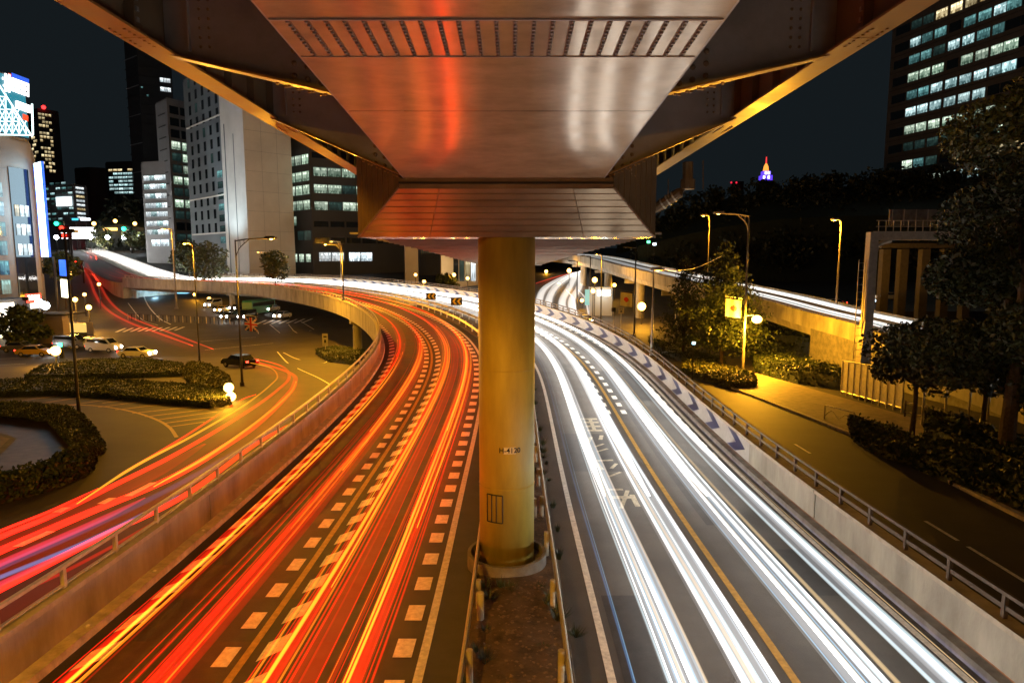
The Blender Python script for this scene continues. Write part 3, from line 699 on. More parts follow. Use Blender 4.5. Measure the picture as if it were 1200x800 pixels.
# right: lower road S curve and the expressway
trail('white headlight streaks winding along the lower road under the raised expressway', 'distant white streaks',
      [('p', far([(648 + d, 392), (640 + d, 372), (636 + d, 352), (645 + d, 335), (668 + d * .3, 322), (680, 318)]), .95, .2, WF) for d in (-4, 7, 23, 34)] +
      [('p', far([(676 + d, 372), (672 + d, 350), (664 + d, 340)]), .25, .12, WF) for d in (0, 14)])
trail('distant red tail light streak on the lower road far behind the column', 'distant red streaks', [('p', far([(628, 332), (650, 325), (672, 319)]), .3, .12, RF)])
k0, k1 = ei(6), len(fe) - 4
trail('near white headlight streaks on the raised expressway behind the trees', 'streaks on the raised expressway',
      [('p', [fpt(fe, k0 + (k1 - k0) * i / 90, 1.6 + j * .5, .75) for i in range(91)], U(.05, .1), .06, (WH, CY, WH)[j % 3]) for j in range(4)])
trail('far white headlight streaks on the raised expressway behind the trees', 'streaks on the raised expressway',
      [('p', [fpt(fe, k0 + (k1 - k0) * i / 90, 5.0 + j * .42, .75) for i in range(91)], U(.05, .12), .06, (WH, CY, WH)[j % 3]) for j in range(5)])
# ------------------------------------------------------------------ street lamps
lamp_glass = emit('lamp_glass', (1, .5, .1), 12)
lamp_white = emit('lamp_glass_white', (.85, .95, 1), 25)
def light(name, loc, power, col=SODIUM, r=.15, parent=None, spot=None, aim=None):
    L = bpy.data.lights.new(name, 'SPOT' if spot else 'POINT'); L.energy = power; L.color = col; L.shadow_soft_size = r
    if spot: L.spot_size = spot; L.spot_blend = .6
    o = bpy.data.objects.new(name, L); COL.objects.link(o); o.location = loc
    if aim is not None: o.rotation_euler = (Vector(aim) - Vector(loc)).to_track_quat('-Z', 'Y').to_euler()
    if parent: world_child(o, parent)
    return o
def street_lamp(base, ztop, arm, label, power=0, m=pole_dk, style='cobra', r=.1, col=SODIUM, gm=None, group='street lamps'):
    base = Vector(base); root = empty('street_lamp', base, label, 'street lamp', group)
    b = MB(); b.tube([base, base + Vector((0, 0, 1)), (base.x, base.y, ztop)], [r * 1.25, r * 1.05, r * .6], m, 10); b.cyl(base, r * 1.9, .35, m, 12); world_child(b.build('pole', smooth=True), root)
    a = Vector(arm); tip = Vector((base.x, base.y, ztop)) + a
    if a.length > .2:
        b = MB(); top = Vector((base.x, base.y, ztop)); b.tube(catmull([top - Vector((0, 0, .1)), top + a * .45 + Vector((0, 0, .02)), tip], 5), [r * .55] * 11, m, 8)
        if style == 'cobra':
            q = top - Vector((0, 0, 1.5)); b.tube(catmull([q, q + a * .12 + Vector((0, 0, .75)), top + a * .45], 5), [r * .4] * 11, m, 8)
            for t in (.15, .28): b.tube([top + a * t, top + a * t - Vector((0, 0, .9 - t * 2))], r * .25, m, 6)
        world_child(b.build('arm'), root)
    d = a.normalized() if a.length > .2 else Vector((1, 0, 0)); d.z = 0; d.normalize(); rz = math.atan2(d.y, d.x)
    b = MB(); b.box((tip.x + d.x * .35, tip.y + d.y * .35, tip.z + .05), (1.0, .4, .16), m, rz); b.box((tip.x + d.x * .3, tip.y + d.y * .3, tip.z + .16), (.7, .28, .08), m, rz)
    hd = world_child(b.build('lamp_head'), root)
    b = MB(); b.sphere((tip.x + d.x * .4, tip.y + d.y * .4, tip.z - .03), .16, gm or lamp_glass, 12, .6); g = world_child(b.build('lamp_glass', smooth=True), root)
    if power: light('lamp_light', (tip.x + d.x * .4, tip.y + d.y * .4, tip.z - .35), power, col, .18, root)
    return root
def zt_of(px, py, Y): return pt(px, py, Y).z
P = at(93, 488); street_lamp(P, zt_of(78, 272, P.y), (-.1, 0, 0), 'tall black post standing in the hedge beside the paved plaza', 0, style='x', gm=pole_dk)
P = at(284, 452); street_lamp(P, zt_of(281, 281, P.y), (2.7, 0, .12), 'black lamp post with a braced arm at the tip of the hedge island', 6000)
P = at(234, 425); street_lamp(P, zt_of(227, 286, P.y), (-.9, .4, .1), 'slim black lamp post behind the hedge island with a short arm', 14000)
p = rp(92, -4.4, 1.2); street_lamp(p, zt_of(419, 287, p.y), (-1.9, 0, .1), 'lamp post on the left wall where the overpass begins to bend', 30000, r=.12)
p = rp(146, 16.14, 1.2); street_lamp(p, zt_of(447, 283, p.y), (-1.5, 0, 0), 'thin lamp post on the far wall of the overpass in front of dark offices', 5000, m=pole_lt)
P = at(870, 440); fl_pole = P; street_lamp(P, zt_of(876, 252, P.y), (-2.6, 0, .15), 'tall lamp post at the kerb with the white and red flag', 0, r=.14, m=pole_lt)
p = P + Vector((.9, -.6, 0)); pl = pt(887, 374, P.y - .3)
root = empty('side_lamp', pl, 'bright orange lamp on a bracket of the flag post', 'street lamp')
b = MB(); b.tube([(P.x, pl.y, pl.z + .35), (P.x + .7, pl.y, pl.z + .42), pl + Vector((0, 0, .2))], .04, pole_lt, 8); world_child(b.build('arm'), root)
b = MB(); b.sphere(pl, .5, lamp_glass, 14, .8); world_child(b.build('lamp_glass', smooth=True), root); light('lamp_light', pl - Vector((.7, .7, .5)), 17000, SODIUM, .3, root)
p = pt(829, 330, 100); street_lamp((p.x, p.y, zg(p.y)), zt_of(829, 253, 100), (-.5, 0, .05), 'lit orange lamp post rising behind the conifer', 3000, m=pole_lt, group='lit lamps by the dark hill')
p = pt(980, 356, 80); street_lamp((p.x, p.y, 1.0), zt_of(984, 258, 80), (-.35, 0, .05), 'lit orange lamp post on the far side of the raised expressway', 4000, m=pole_lt, r=.12, group='lit lamps by the dark hill')
P = at(768, 440, 0); p = rp(40.5, 16.2, 1.0); street_lamp((p.x, p.y, 1.0), zt_of(772, 316, p.y), (-.1, 0, 0), 'plain grey post on the chevron wall holding the span wire', 0, m=pole_lt, r=.09, style='x')
for px, yb, yt, lab, pw in ((743, 394, 290, 'dark post before the raised expressway, nearer the orange starlike lamp', 0), (704, 378, 298, 'dark post in the middle of the bus stop behind the chevron wall', 6000), (691, 368, 300, 'thin dark post by the lit kiosk behind the chevron wall', 0), (676, 362, 306, 'dark post with a square arm beside the winding white streaks', 0)):
    P = at(px, yb); street_lamp(P, zt_of(px, yt, P.y), (-1.2, .3, 0) if pw == 0 else (-.6, 0, 0), lab, pw, r=.16, style='x', gm=pole_dk if pw == 0 else lamp_glass)
p = pt(205, 330, 150); street_lamp((p.x, p.y, zg(p.y)), zt_of(206, 268, 150), (-1.6, 0, 0), 'orange lit lamp post behind the far end of the overpass', 7000, m=pole_lt, r=.2)
p = pt(318, 330, 175); street_lamp((p.x, p.y, zg(p.y)), zt_of(318, 296, 175), (-2.6, 0, .1), 'small pale lamp post in front of the white slab building', 4000, m=pole_lt, r=.16)
# lamps of the same rows behind and beside the camera
street_lamp(rp(-15, -4.4, 1.2), 13.2, (2.6, 0, .1), 'lamp post on the left wall just behind the camera', 19000)
street_lamp((-20.5, 2, zg(2)), 14, (1.5, 0, .1), 'lamp post at the far kerb of the side street left of the camera', 2500)
street_lamp((19.5, -8, zg(-8)), 14, (-1.6, 0, .1), 'lamp post at the kerb of the right street behind the camera', 3000)
# low globe beacons and lamps in the distance
def beacon(px, py, Y, r, label, power, n=1, cat='beacon lamp', col=SODIUM, gm=None):
    c = pt(px, py, Y); z0 = zg(c.y) if abs(c.x) > 10.5 or Y > 200 else zg(c.y)
    root = empty('beacon', (c.x, c.y, z0), label, cat)
    b = MB(); b.cyl((c.x, c.y, z0), .09, c.z - z0, pole_dk, 8); world_child(b.build('post'), root)
    for k in range(n):
        b = MB(); b.sphere((c.x + .12 * k, c.y, c.z - k * r * 1.9), r, gm or lamp_glass, 14); world_child(b.build('globe', smooth=True), root)
    light('lamp_light', (c.x, c.y - r - .25, c.z + .1), power, col, r, root)
P = at(268, 470); beacon(268, 454, P.y, .36, 'pair of glowing orange globes at the tip of the hedge island', 1500, 2)
P = at(65, 428); beacon(65, 411, P.y, .55, 'glowing orange globe in front of the waiting cars', 2500)
P = at(752, 380); beacon(752, 359, P.y, .8, 'glowing orange globe before the pier of the raised expressway', 5000)
beacon(497, 330, 128, .32, 'small orange globe behind the bend of the overpass', 1500)
beacon(697, 328, 130, .5, 'upper orange globe by the lit kiosk', 2500); beacon(695, 341, 125, .4, 'lower orange globe by the lit kiosk', 1500)
beacon(104, 360, 120, .45, 'orange globe beside the kiosk roof at the left', 4000); beacon(88, 351, 120, .4, 'orange globe behind the black lamp post at the left', 3000)
beacon(667, 317, 190, .6, 'orange globe under the raised expressway end', 3000)
for px, py, Y, r, gm, lab in ((66, 278, 300, .9, lamp_white, 'far white lamp left of the red traffic light'), (106, 278, 330, 1., lamp_white, 'far white lamp at the top of the red hill road'), (126, 278, 330, 1., lamp_white, 'far white lamp above the start of the white streaks'),
                              (145, 278, 330, 1., lamp_white, 'far white lamp right of the start of the white streaks'), (164, 278, 330, 1., lamp_white, 'far white lamp near the lit office at the hill road')):
    beacon(px, py, Y, r, lab, 1500, col=(.8, .9, 1), gm=gm)
for px, py, Y, r, lab in ((640, 318, 230, .55, 'far warm lamp nearest the column under the expressway end'), (655, 333, 200, .5, 'far warm lamp above the winding white streaks'), (682, 352, 150, .4, 'warm lamp below the two globes by the lit kiosk'),
                          (720, 334, 165, .45, 'warm lamp between the kiosk and the pier of the expressway'), (532, 322, 150, .4, 'warm lamp before the yellow lit shop left of the column'), (548, 326, 150, .35, 'warm lamp nearest the column on its left'),
                          (487, 322, 160, .35, 'small warm lamp beside the pale narrow building'), (116, 333, 150, .35, 'warm lamp left of the abutment of the overpass'), (99, 345, 140, .35, 'warm lamp over the red streaks at the kiosk side'),
                          (60, 372, 110, .3, 'warm lamp over the flat kiosk roof'), (83, 320, 170, .4, 'warm lamp below the upright glowing sign'), (110, 262, 330, .9, 'warm lamp left of the black grove'), (135, 259, 350, .9, 'warm lamp in front of the black grove'), (158, 262, 350, .9, 'warm lamp right of the black grove'),
                          (245, 350, 160, .4, 'warm lamp under the overpass beside the second pillar'), (228, 345, 165, .35, 'warm lamp under the overpass above the railing')):
    beacon(px, py, Y, r, lab, 700 if Y < 300 else 0)
# ------------------------------------------------------------------ plants
def leaves(b, n, sampler, size, m, up=.3):
    for _ in range(n):
        p = sampler(); s_ = size * U(.6, 1.3)
        a = Vector((U(-1, 1), U(-1, 1), U(-1, 1))).normalized(); c = a.cross(Vector((U(-1, 1), U(-1, 1), U(-1, 1) + up))).normalized()
        d = a.cross(c)
        b.add([p - a * s_, p + c * s_ * .55, p + a * s_, p - c * s_ * .55 + d * s_ * .2], [(0, 1, 2, 3)], m)
def crown_tree(base, h, rad, label, name='broadleaf_tree', zc=.62, n=2600, size=.22, m=leaf_dk, m2=leaf_md, lean=0, group=None, squash=.7, trunk=.16):
    base = Vector(base); root = empty(name, base, label, 'tree', group)
    b = MB(); t0 = h * (zc - squash * rad / h * .5)
    b.tube([base - Vector((0, 0, .1)), base + Vector((.08, 0, t0 * .5)), base + Vector((lean, 0, h * .8))], [trunk * 1.3, trunk, trunk * .4], bark, 10)
    cl = []
    for i in range(11):
        a = 2.4 * i; rr = rad * U(.25, .85); z = h * zc + (i / 10 - .5) * squash * rad * 1.7; k = math.sqrt(max(.1, 1 - ((i / 10 - .5) * 1.8) ** 2))
        c = base + Vector((math.cos(a) * rr * k + lean * .7, math.sin(a) * rr * k, z)); cl.append((c, rad * U(.32, .55)))
        b.tube([base + Vector((lean * .5, 0, t0 + (z - t0) * .3)), base.lerp(c, .6) + Vector((0, 0, (z) * .35)), c], [trunk * .5, trunk * .3, .02], bark, 6)
    world_child(b.build('trunk'), root)
    b = MB()
    def samp():
        c, r = random.choice(cl); v = Vector((random.gauss(0, 1), random.gauss(0, 1), random.gauss(0, 1))).normalized() * r * U(.35, 1.12) ** .6
        return c + Vector((v.x, v.y, v.z * .75))
    leaves(b, int(n * .7), samp, size, m); leaves(b, int(n * .3), samp, size, m2)
    world_child(b.build('crown'), root); return root
def conifer(base, h, rad, label, n=5200, m=leaf_dk, m2=leaf_md):
    base = Vector(base); root = empty('conifer', base, label, 'tree')
    b = MB(); b.tube([base - Vector((0, 0, .1)), base + Vector((0, 0, h * .5)), base + Vector((.1, 0, h))], [.2, .13, .02], bark, 10); br = []
    for i in range(64):
        t = .14 + .86 * (i / 63) ** .9; a = i * 2.399 + U(-.2, .2); L = rad * (1 - t) ** .75 * U(.72, 1.15) + .15
        p = base + Vector((0, 0, t * h)); q = p + Vector((math.cos(a) * L, math.sin(a) * L, L * U(.05, .35))); br.append((p, q, L)); b.tube([p, q], [.04, .01], bark, 5)
    world_child(b.build('trunk'), root); b = MB(); wts = [x[2] for x in br]
    def samp():
        p, q, L = random.choices(br, wts)[0]; t = U(.15, 1.02); c = p.lerp(q, t); s_ = .14 + .2 * L * (1 - abs(t - .5))
        return c + Vector((random.gauss(0, s_), random.gauss(0, s_), random.gauss(0, s_ * .5)))
    leaves(b, int(n * .6), samp, .17, m); leaves(b, int(n * .4), samp, .17, m2); world_child(b.build('crown'), root)
def hedge(poly, h, label, n, size=.11, m=leaf_md, m2=leaf_dk, name='hedge', cat='hedge', group=None, rough=.25):
    """clipped planting over a ground polygon: dense core plus loose leaves"""
    cx = sum(p[0] for p in poly) / len(poly); cy = sum(p[1] for p in poly) / len(poly)
    root = empty(name, (cx, cy, zg(cy)), label, cat, group)
    b = MB(); N = len(poly)
    ins = [(cx + (x - cx) * .96, cy + (y - cy) * .96) for x, y in poly]
    v = [(x, y, zg(y) - .1) for x, y in poly] + [(x, y, zg(y) + h * .8) for x, y in ins] + [(cx, cy, zg(cy) + h * .86)]
    b.add(v, [(k, (k + 1) % N, N + (k + 1) % N, N + k) for k in range(N)] + [(N + k, N + (k + 1) % N, 2 * N) for k in range(N)], m2)
    world_child(b.build('core'), root)
    tris = [((cx, cy), poly[k], poly[(k + 1) % N]) for k in range(N)]
    ar = [abs((q[0] - p[0]) * (r[1] - p[1]) - (r[0] - p[0]) * (q[1] - p[1])) for p, q, r in tris]
    per = [math.dist(poly[k], poly[(k + 1) % N]) for k in range(N)]
    def samp():
        if random.random() < .68:
            p, q, r = random.choices(tris, ar)[0]; u, w_ = random.random(), random.random()
            if u + w_ > 1: u, w_ = 1 - u, 1 - w_
            x = p[0] + u * (q[0] - p[0]) + w_ * (r[0] - p[0]); y = p[1] + u * (q[1] - p[1]) + w_ * (r[1] - p[1])
            z = h * (.82 + rough * (.5 + .5 * math.sin(x * 1.9 + math.sin(y * 1.3) * 2)) * U(.2, 1) + (U(0, .35) if random.random() < .12 else 0))
        else:
            k = random.choices(range(N), per)[0]; t = random.random(); x = poly[k][0] + t * (poly[(k + 1) % N][0] - poly[k][0]); y = poly[k][1] + t * (poly[(k + 1) % N][1] - poly[k][1]); z = h * U(.05, .95); x += U(-.08, .12); y += U(-.12, .08)
        return Vector((x, y, zg(y) + z))
    b = MB(); leaves(b, int(n * .6), samp, size, m); leaves(b, int(n * .4), samp, size, m2); world_child(b.build('foliage'), root)
def gp(*px): return [tuple(at(x, y).xy) for x, y in px]
hedge(gp((-40, 452), (60, 447), (120, 449), (170, 451), (225, 456), (262, 463), (270, 475), (250, 478), (200, 474), (120, 466), (60, 463), (-40, 466)), .48, 'long front hedge of the traffic island beside the yellow hatching', 20000, .085)
hedge(gp((50, 433), (110, 426), (170, 424), (214, 431), (212, 441), (160, 443), (90, 444), (30, 446)), .62, 'taller rear hedge of the traffic island before the waiting cars', 12000, .1, leaf_dk, leaf_dk)
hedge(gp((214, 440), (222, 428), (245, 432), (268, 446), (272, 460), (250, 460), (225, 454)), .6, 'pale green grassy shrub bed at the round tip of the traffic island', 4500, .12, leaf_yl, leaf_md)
hedge(gp((-40, 478), (30, 478), (80, 483), (98, 494), (112, 512), (122, 530), (108, 540), (90, 541), (86, 520), (76, 508), (55, 493), (20, 489), (-40, 489)), .48, 'curved hedge round the paved plaza with the black lamp post', 16000, .085, leaf_md, leaf_dk)
hedge(gp((86, 541), (110, 541), (104, 556), (70, 570), (40, 580), (0, 590), (-30, 590), (-30, 578), (10, 573), (50, 560)), .7, 'low dark hedge tailing off below the paved plaza to the street', 5500, .12, leaf_dk, leaf_dk)
b = MB(); q = [at(*p, .03) for p in ((-60, 484), (20, 486), (58, 494), (78, 510), (86, 524), (80, 545), (45, 562), (0, 575), (-60, 580))]
b.add([v for v in q], [tuple(range(len(q)))], paver); tag(b.build('pavement'), kind='structure')
b = MB(); q = [at(*p, .05) for p in ((0, 507), (20, 513), (0, 533), (-30, 540), (-30, 505))]; b.add(q, [tuple(range(5))], dark_conc); b.add([v + Vector((-.3, -.15, .01)) for v in q], [tuple(range(5))], pave2); tag(b.build('plaza_paving'), kind='structure')
hedge(gp((370, 414), (392, 410), (425, 413), (432, 420), (415, 428), (385, 424)), .7, 'dark shrubs at the foot of the overpass pillar', 2500, .14, leaf_dk, leaf_dk)
# right pavement, shrubs and trees
b = MB(); K = [(800, 434), (850, 453), (894, 470), (950, 492), (1008, 515), (1065, 543), (1130, 576), (1198, 610), (1300, 665)]
rows = []
for x, y in K:
    p = at(x, y); rows.append([(p.x, p.y, p.z + .002), (p.x, p.y, p.z + .15), (p.x + .25, p.y, p.z + .15), (p.x + .251, p.y, p.z + .12), (p.x + 6.5, p.y + 1, zg(p.y + 1) + .12)])
b.sweep([[r[0], r[1], r[2]] for r in rows], kerb_m); b.sweep([[r[2], r[3], r[4]] for r in rows], pave2); tag(b.build('pavement'), kind='structure')
b = MB()
for ln in (((1082, 610), (1140, 645), (1200, 682), (1300, 740)), ((930, 520), (948, 531))):
    q = [at(x, y, .006) for x, y in ln]; b.sweep([[p, p + Vector((.13, 0, 0))] for p in q], white_p)
tag(b.build('road_marking'), kind='structure')
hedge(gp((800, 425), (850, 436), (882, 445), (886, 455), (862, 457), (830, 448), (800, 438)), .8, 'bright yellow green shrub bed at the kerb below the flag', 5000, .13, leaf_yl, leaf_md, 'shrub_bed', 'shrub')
hedge(gp((760, 400), (800, 412), (850, 425), (845, 432), (800, 424), (770, 412)), .9, 'dim shrubs along the pavement left of the conifer', 3500, .14, leaf_md, leaf_dk, 'shrub_bed', 'shrub')
hedge(gp((880, 420), (930, 432), (985, 447), (985, 458), (935, 450), (885, 437)), 1.5, 'dark clipped hedge beyond the paved entrance by the white fence', 6000, .15, leaf_dk, leaf_dk)
hedge(gp((870, 395), (940, 405), (1000, 418), (990, 432), (930, 420), (880, 412)), 3.6, 'tall loose shrubs below the expressway wall', 6000, .2, leaf_md, leaf_dk, 'shrub', 'shrub', rough=.5)
hedge(gp((995, 500), (1040, 512), (1075, 530), (1070, 545), (1030, 535), (1000, 516)), .7, 'weedy shrubs at the kerb under the small tree', 5000, .13, leaf_md, leaf_yl, 'shrub_bed', 'shrub')
hedge(gp((1075, 530), (1140, 550), (1200, 580), (1240, 620), (1190, 600), (1110, 566), (1070, 548)), .9, 'dark shrubs at the kerb under the big tree at right', 5500, .14, leaf_dk, leaf_md, 'shrub_bed', 'shrub')
hedge(gp((1085, 500), (1140, 515), (1200, 545), (1260, 590), (1210, 570), (1140, 540), (1085, 520)), 1.1, 'dark hedge behind the low rail posts at right', 4500, .15, leaf_dk, leaf_dk)
P = at(845, 432); conifer(P, zt_of(846, 284, P.y) - P.z, 5.3, 'tall conifer with lit yellow green branches behind the flag', 15000)
P = at(800, 420); conifer(P, zt_of(805, 300, P.y) - P.z, 3.6, 'dark conifer in shade left of the lit conifer', 5000, leaf_dk, leaf_dk)
P = at(1068, 512); crown_tree(P, zt_of(1068, 388, P.y) - P.z, 3.2, 'small dark tree with a bare thin trunk in front of the white fence', 'broadleaf_tree', .78, 8000, .14, leaf_dk, leaf_dk, 0, None, .42, .12)
P = at(1176, 545); crown_tree(P, zt_of(1185, 85, P.y) - P.z, 4.6, 'big dark tree with yellowish leaves filling the right edge', 'broadleaf_tree', .57, 42000, .13, leaf_dk, leaf_md, .3, None, 1.55, .3)
p = Vector((30.5, 29, zg(29))); crown_tree(p, 17, 6, 'black looming tree behind the big tree at the right edge', 'broadleaf_tree', .6, 16000, .24, leaf_dk, leaf_dk, 0, None, 1.2, .3)
P = at(1150, 505); crown_tree(P, 6.5, 2.6, 'dark young tree hanging over the rail posts at right', 'broadleaf_tree', .7, 3500, .2, leaf_dk, leaf_md, 0, None, .7, .12)
p = pt(322, 320, 150); crown_tree((p.x, p.y, zg(p.y)), zt_of(322, 298, 150) - zg(150), 3.6, 'round lit tree in front of the white slab building', 'broadleaf_tree', .8, 1200, .4, leaf_md, leaf_yl, 0, None, .7)
for px, yt, Y, r, lab in ((245, 288, 170, 5, 'lit green street tree left of the white slab building'), (222, 282, 185, 5, 'darker street tree by the windowed pale block'), (75, 290, 150, 3.2, 'narrow lit tree beside the glowing vertical sign'), (20, 372, 100, 3.5, 'dark tree beside the kiosk at the left edge'), (523, 322, 150, 2.6, 'small tree with a red flag behind the bend of the overpass')):
    p = pt(px, 330, Y); crown_tree((p.x, p.y, zg(p.y)), zt_of(px, yt, Y) - zg(Y), r, lab, 'street_tree', .68, 1500, .42, leaf_md, leaf_dk, 0, None, .8)
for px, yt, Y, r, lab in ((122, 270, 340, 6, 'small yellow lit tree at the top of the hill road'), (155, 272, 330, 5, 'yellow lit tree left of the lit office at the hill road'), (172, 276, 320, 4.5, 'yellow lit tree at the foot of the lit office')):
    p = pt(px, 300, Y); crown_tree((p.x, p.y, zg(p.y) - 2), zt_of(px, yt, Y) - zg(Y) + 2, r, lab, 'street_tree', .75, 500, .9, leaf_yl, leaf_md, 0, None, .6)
# wooded hill at right (far wood read as one mass) and the dark grove at the left
def grove(x0, x1, y0, y1, prof, n, size, label_name, seed):
    random.seed(seed); b = MB()
    def top(x): return interp(x, *prof)
    N = 40
    rows = [[(x0 + (x1 - x0) * k / N, y, (zg(y) - 1) if j == 0 else top(x0 + (x1 - x0) * k / N) * (.62, .93, .93, .5)[j - 1]) for k in range(N + 1)] for j, y in enumerate((y0, y0 + 2, y0 + 18, y1 - 6, y1))]
    b.sweep(rows, far_leaf)
    tag(b.build('hill'), kind='structure'); b = MB(); cl = []
    for _ in range(330):
        x = U(x0, x1); t = U(0, 1) ** .7; y = y0 - 3 + t * 22; z = top(x) * min(1, .2 + t * .9) * U(.9, 1.0) ; cl.append((Vector((x, y, z)), U(2.2, 5.5)))
    def samp():
        c, r = random.choice(cl); v = Vector((random.gauss(0, 1), random.gauss(0, 1), random.gauss(0, 1))).normalized() * r * U(.5, 1); return c + v * .9
    leaves(b, n, samp, size, far_leaf); o = b.build('far_wood'); tag(o, kind='stuff'); o['label'] = label_name; o['category'] = 'wood'
hx = lambda px, Y: pt(px, 300, Y).x
grove(hx(745, 210), hx(1330, 210), 205, 250, ([hx(745, 210), hx(800, 210), hx(850, 210), hx(905, 210), hx(970, 210), hx(1060, 210), hx(1140, 210), hx(1330, 210)], [zt_of(0 + 745, 262, 210), zt_of(800, 240, 210), zt_of(850, 224, 210), zt_of(905, 211, 210), zt_of(970, 206, 210), zt_of(1060, 202, 210), zt_of(1140, 196, 210), zt_of(1330, 190, 210)]), 42000, .75, 'dark wooded hill below the night sky at right', 3)
grove(hx(112, 360), hx(178, 360), 352, 380, ([hx(112, 360), hx(125, 360), hx(150, 360), hx(178, 360)], [zt_of(112, 255, 360), zt_of(125, 236, 360), zt_of(150, 229, 360), zt_of(178, 236, 360)]), 2500, 1.4, 'black grove at the top of the hill road at left', 5)
# weeds and litter in the median
random.seed(11); b = MB()
for _ in range(2600):
    s_ = U(-1, 40); o = U(5.0, 6.95); 
    if math.dist(rp(s_, o).xy, (COLX, COLY)) < 1.25: continue
    p = rp(s_, o, .12 + U(0, .03)); r = U(.02, .07); a = U(0, 6); b.add([p + Vector((math.cos(a) * r, math.sin(a) * r, U(0, .03))), p + Vector((math.cos(a + 1.7) * r, math.sin(a + 1.7) * r, U(0, .02))), p + Vector((math.cos(a + 3) * r, math.sin(a + 3) * r, U(0, .03))), p + Vector((math.cos(a + 4.6) * r, math.sin(a + 4.6) * r, 0))], [(0, 1, 2, 3)], LF := mat('dry_leaf', (.15, .095, .04), .8, var=.6, scale=5))
tag(b.build('leaf_litter'), kind='stuff')
b = MB()
for _ in range(150):
    s_ = U(-2, 40); o = random.choice([U(4.95, 5.3), U(6.7, 7.35), U(5.1, 6.9)]); c = rp(s_, o, .05); R_ = U(.12, .35); hh = U(.1, .4)
    for _ in range(45):
        a = U(0, 6.28); q = c + Vector((math.cos(a) * R_ * U(0, .4), math.sin(a) * R_ * U(0, .4), 0)); t = q + Vector((math.cos(a) * R_ * U(.2, 1), math.sin(a) * R_ * U(.2, 1), hh * U(.5, 1))); s2 = Vector((-math.sin(a), math.cos(a), 0)) * .018
        b.add([q - s2, q + s2, t], [(0, 1, 2)], leaf_md)
tag(b.build('weeds'), kind='stuff')
# stub posts along the median
for s_, o, lab in ((3.6, 6.72, 'short yellow stub post beside the right median rail near the bottom'), (1.9, 5.1, 'short stub post behind the left median rail near the bottom'), (14.5, 6.62, 'yellow stub post right of the column foot'), (19.5, 6.66, 'yellow stub post further back right of the column'), (24, 6.66, 'farthest yellow stub post right of the column'), (7.6, 5.1, 'grey stub post beside the footing ring on the left')):
    p = rp(s_, o, .02); b = MB(); b.cyl(p, .09, .72, coping_m, 14); b.sphere((p.x, p.y, p.z + .72), .1, coping_m, 12, .5); tag(b.build('stub_post', smooth=True), lab, 'post', 'stub posts in the median')
# reflector studs on the kerb of the left wall
k = 0
for s_ in range(-2, 50, 3):
    p = rp(s_, -4.05, .2); b = MB(); b.cyl(p, .07, .03, galv, 12); b.sphere((p.x, p.y, p.z + .03), .05, white_p, 10, .5)
    tag(b.build('reflector_stud'), 'small round pale reflector stud on the kerb below the left concrete wall', 'reflector', 'reflector studs on the left kerb')
# ------------------------------------------------------------------ side street details
b = MB()
def gline(pts, wd, m=white_p, n=6, h=.006):
    C = catmull([at(x, y, h) for x, y in pts], n); b.sweep([[p + Vector((-(C[min(i + 1, len(C) - 1)] - C[max(i - 1, 0)]).normalized().y * wd / 2, (C[min(i + 1, len(C) - 1)] - C[max(i - 1, 0)]).normalized().x * wd / 2, 0)), p - Vector((-(C[min(i + 1, len(C) - 1)] - C[max(i - 1, 0)]).normalized().y * wd / 2, (C[min(i + 1, len(C) - 1)] - C[max(i - 1, 0)]).normalized().x * wd / 2, 0))] for i, p in enumerate(C)], m)
for x0, y0, x1, y1 in ((-10, 466, 35, 461), (20, 470, 70, 463), (50, 472, 105, 464), (85, 474, 140, 466), (115, 477, 175, 469), (135, 480, 205, 472), (155, 484, 230, 476), (170, 488, 245, 479), (182, 492, 255, 482), (190, 496, 250, 488), (198, 500, 240, 494), (0, 463, 20, 461), (120, 472, 150, 468)):
    gline([(x0, y0), (x1, y1)], .16, yellow_p, 1)
gline([(60, 474), (110, 475), (150, 481), (180, 490), (198, 500), (207, 512)], .2, yellow_p)
for x0, y0, x1, y1 in ((150, 581, 180, 565), (118, 590, 132, 583), (66, 600, 78, 594), (20, 640, 60, 622)): gline([(x0, y0), (x1, y1)], .3, white_p, 1)
gline([(325, 412), (337, 425), (352, 433), (372, 442), (388, 451)], .15, white_p); gline([(332, 413), (350, 421), (380, 425), (385, 416)], .15, white_p)
for k in range(9): gline([(136 + k * 8.6, 389 - k * .25), (147 + k * 8.6, 384.5 - k * .2)], .45, white_p, 1)
for k in range(7): gline([(300 + k * 9, 380 - k * .3), (312 + k * 9, 375 - k * .3)], .4, white_p, 1)
for P_ in (((300, 381), (303, 391)), ((316, 380), (328, 390)), ((338, 380), (348, 390), (365, 387)), ((352, 376), (368, 386)), ((-10, 421), (60, 417)), ((-10, 428), (30, 426)), ((235, 400), (300, 395)), ((240, 410), (320, 402))): gline(list(P_), .15, white_p, 3)
gline([(165, 335), (172, 355), (186, 372), (200, 380)], .25, white_p); gline([(150, 355), (166, 374), (185, 381)], .15, white_p)
tag(b.build('road_marking'), kind='structure')
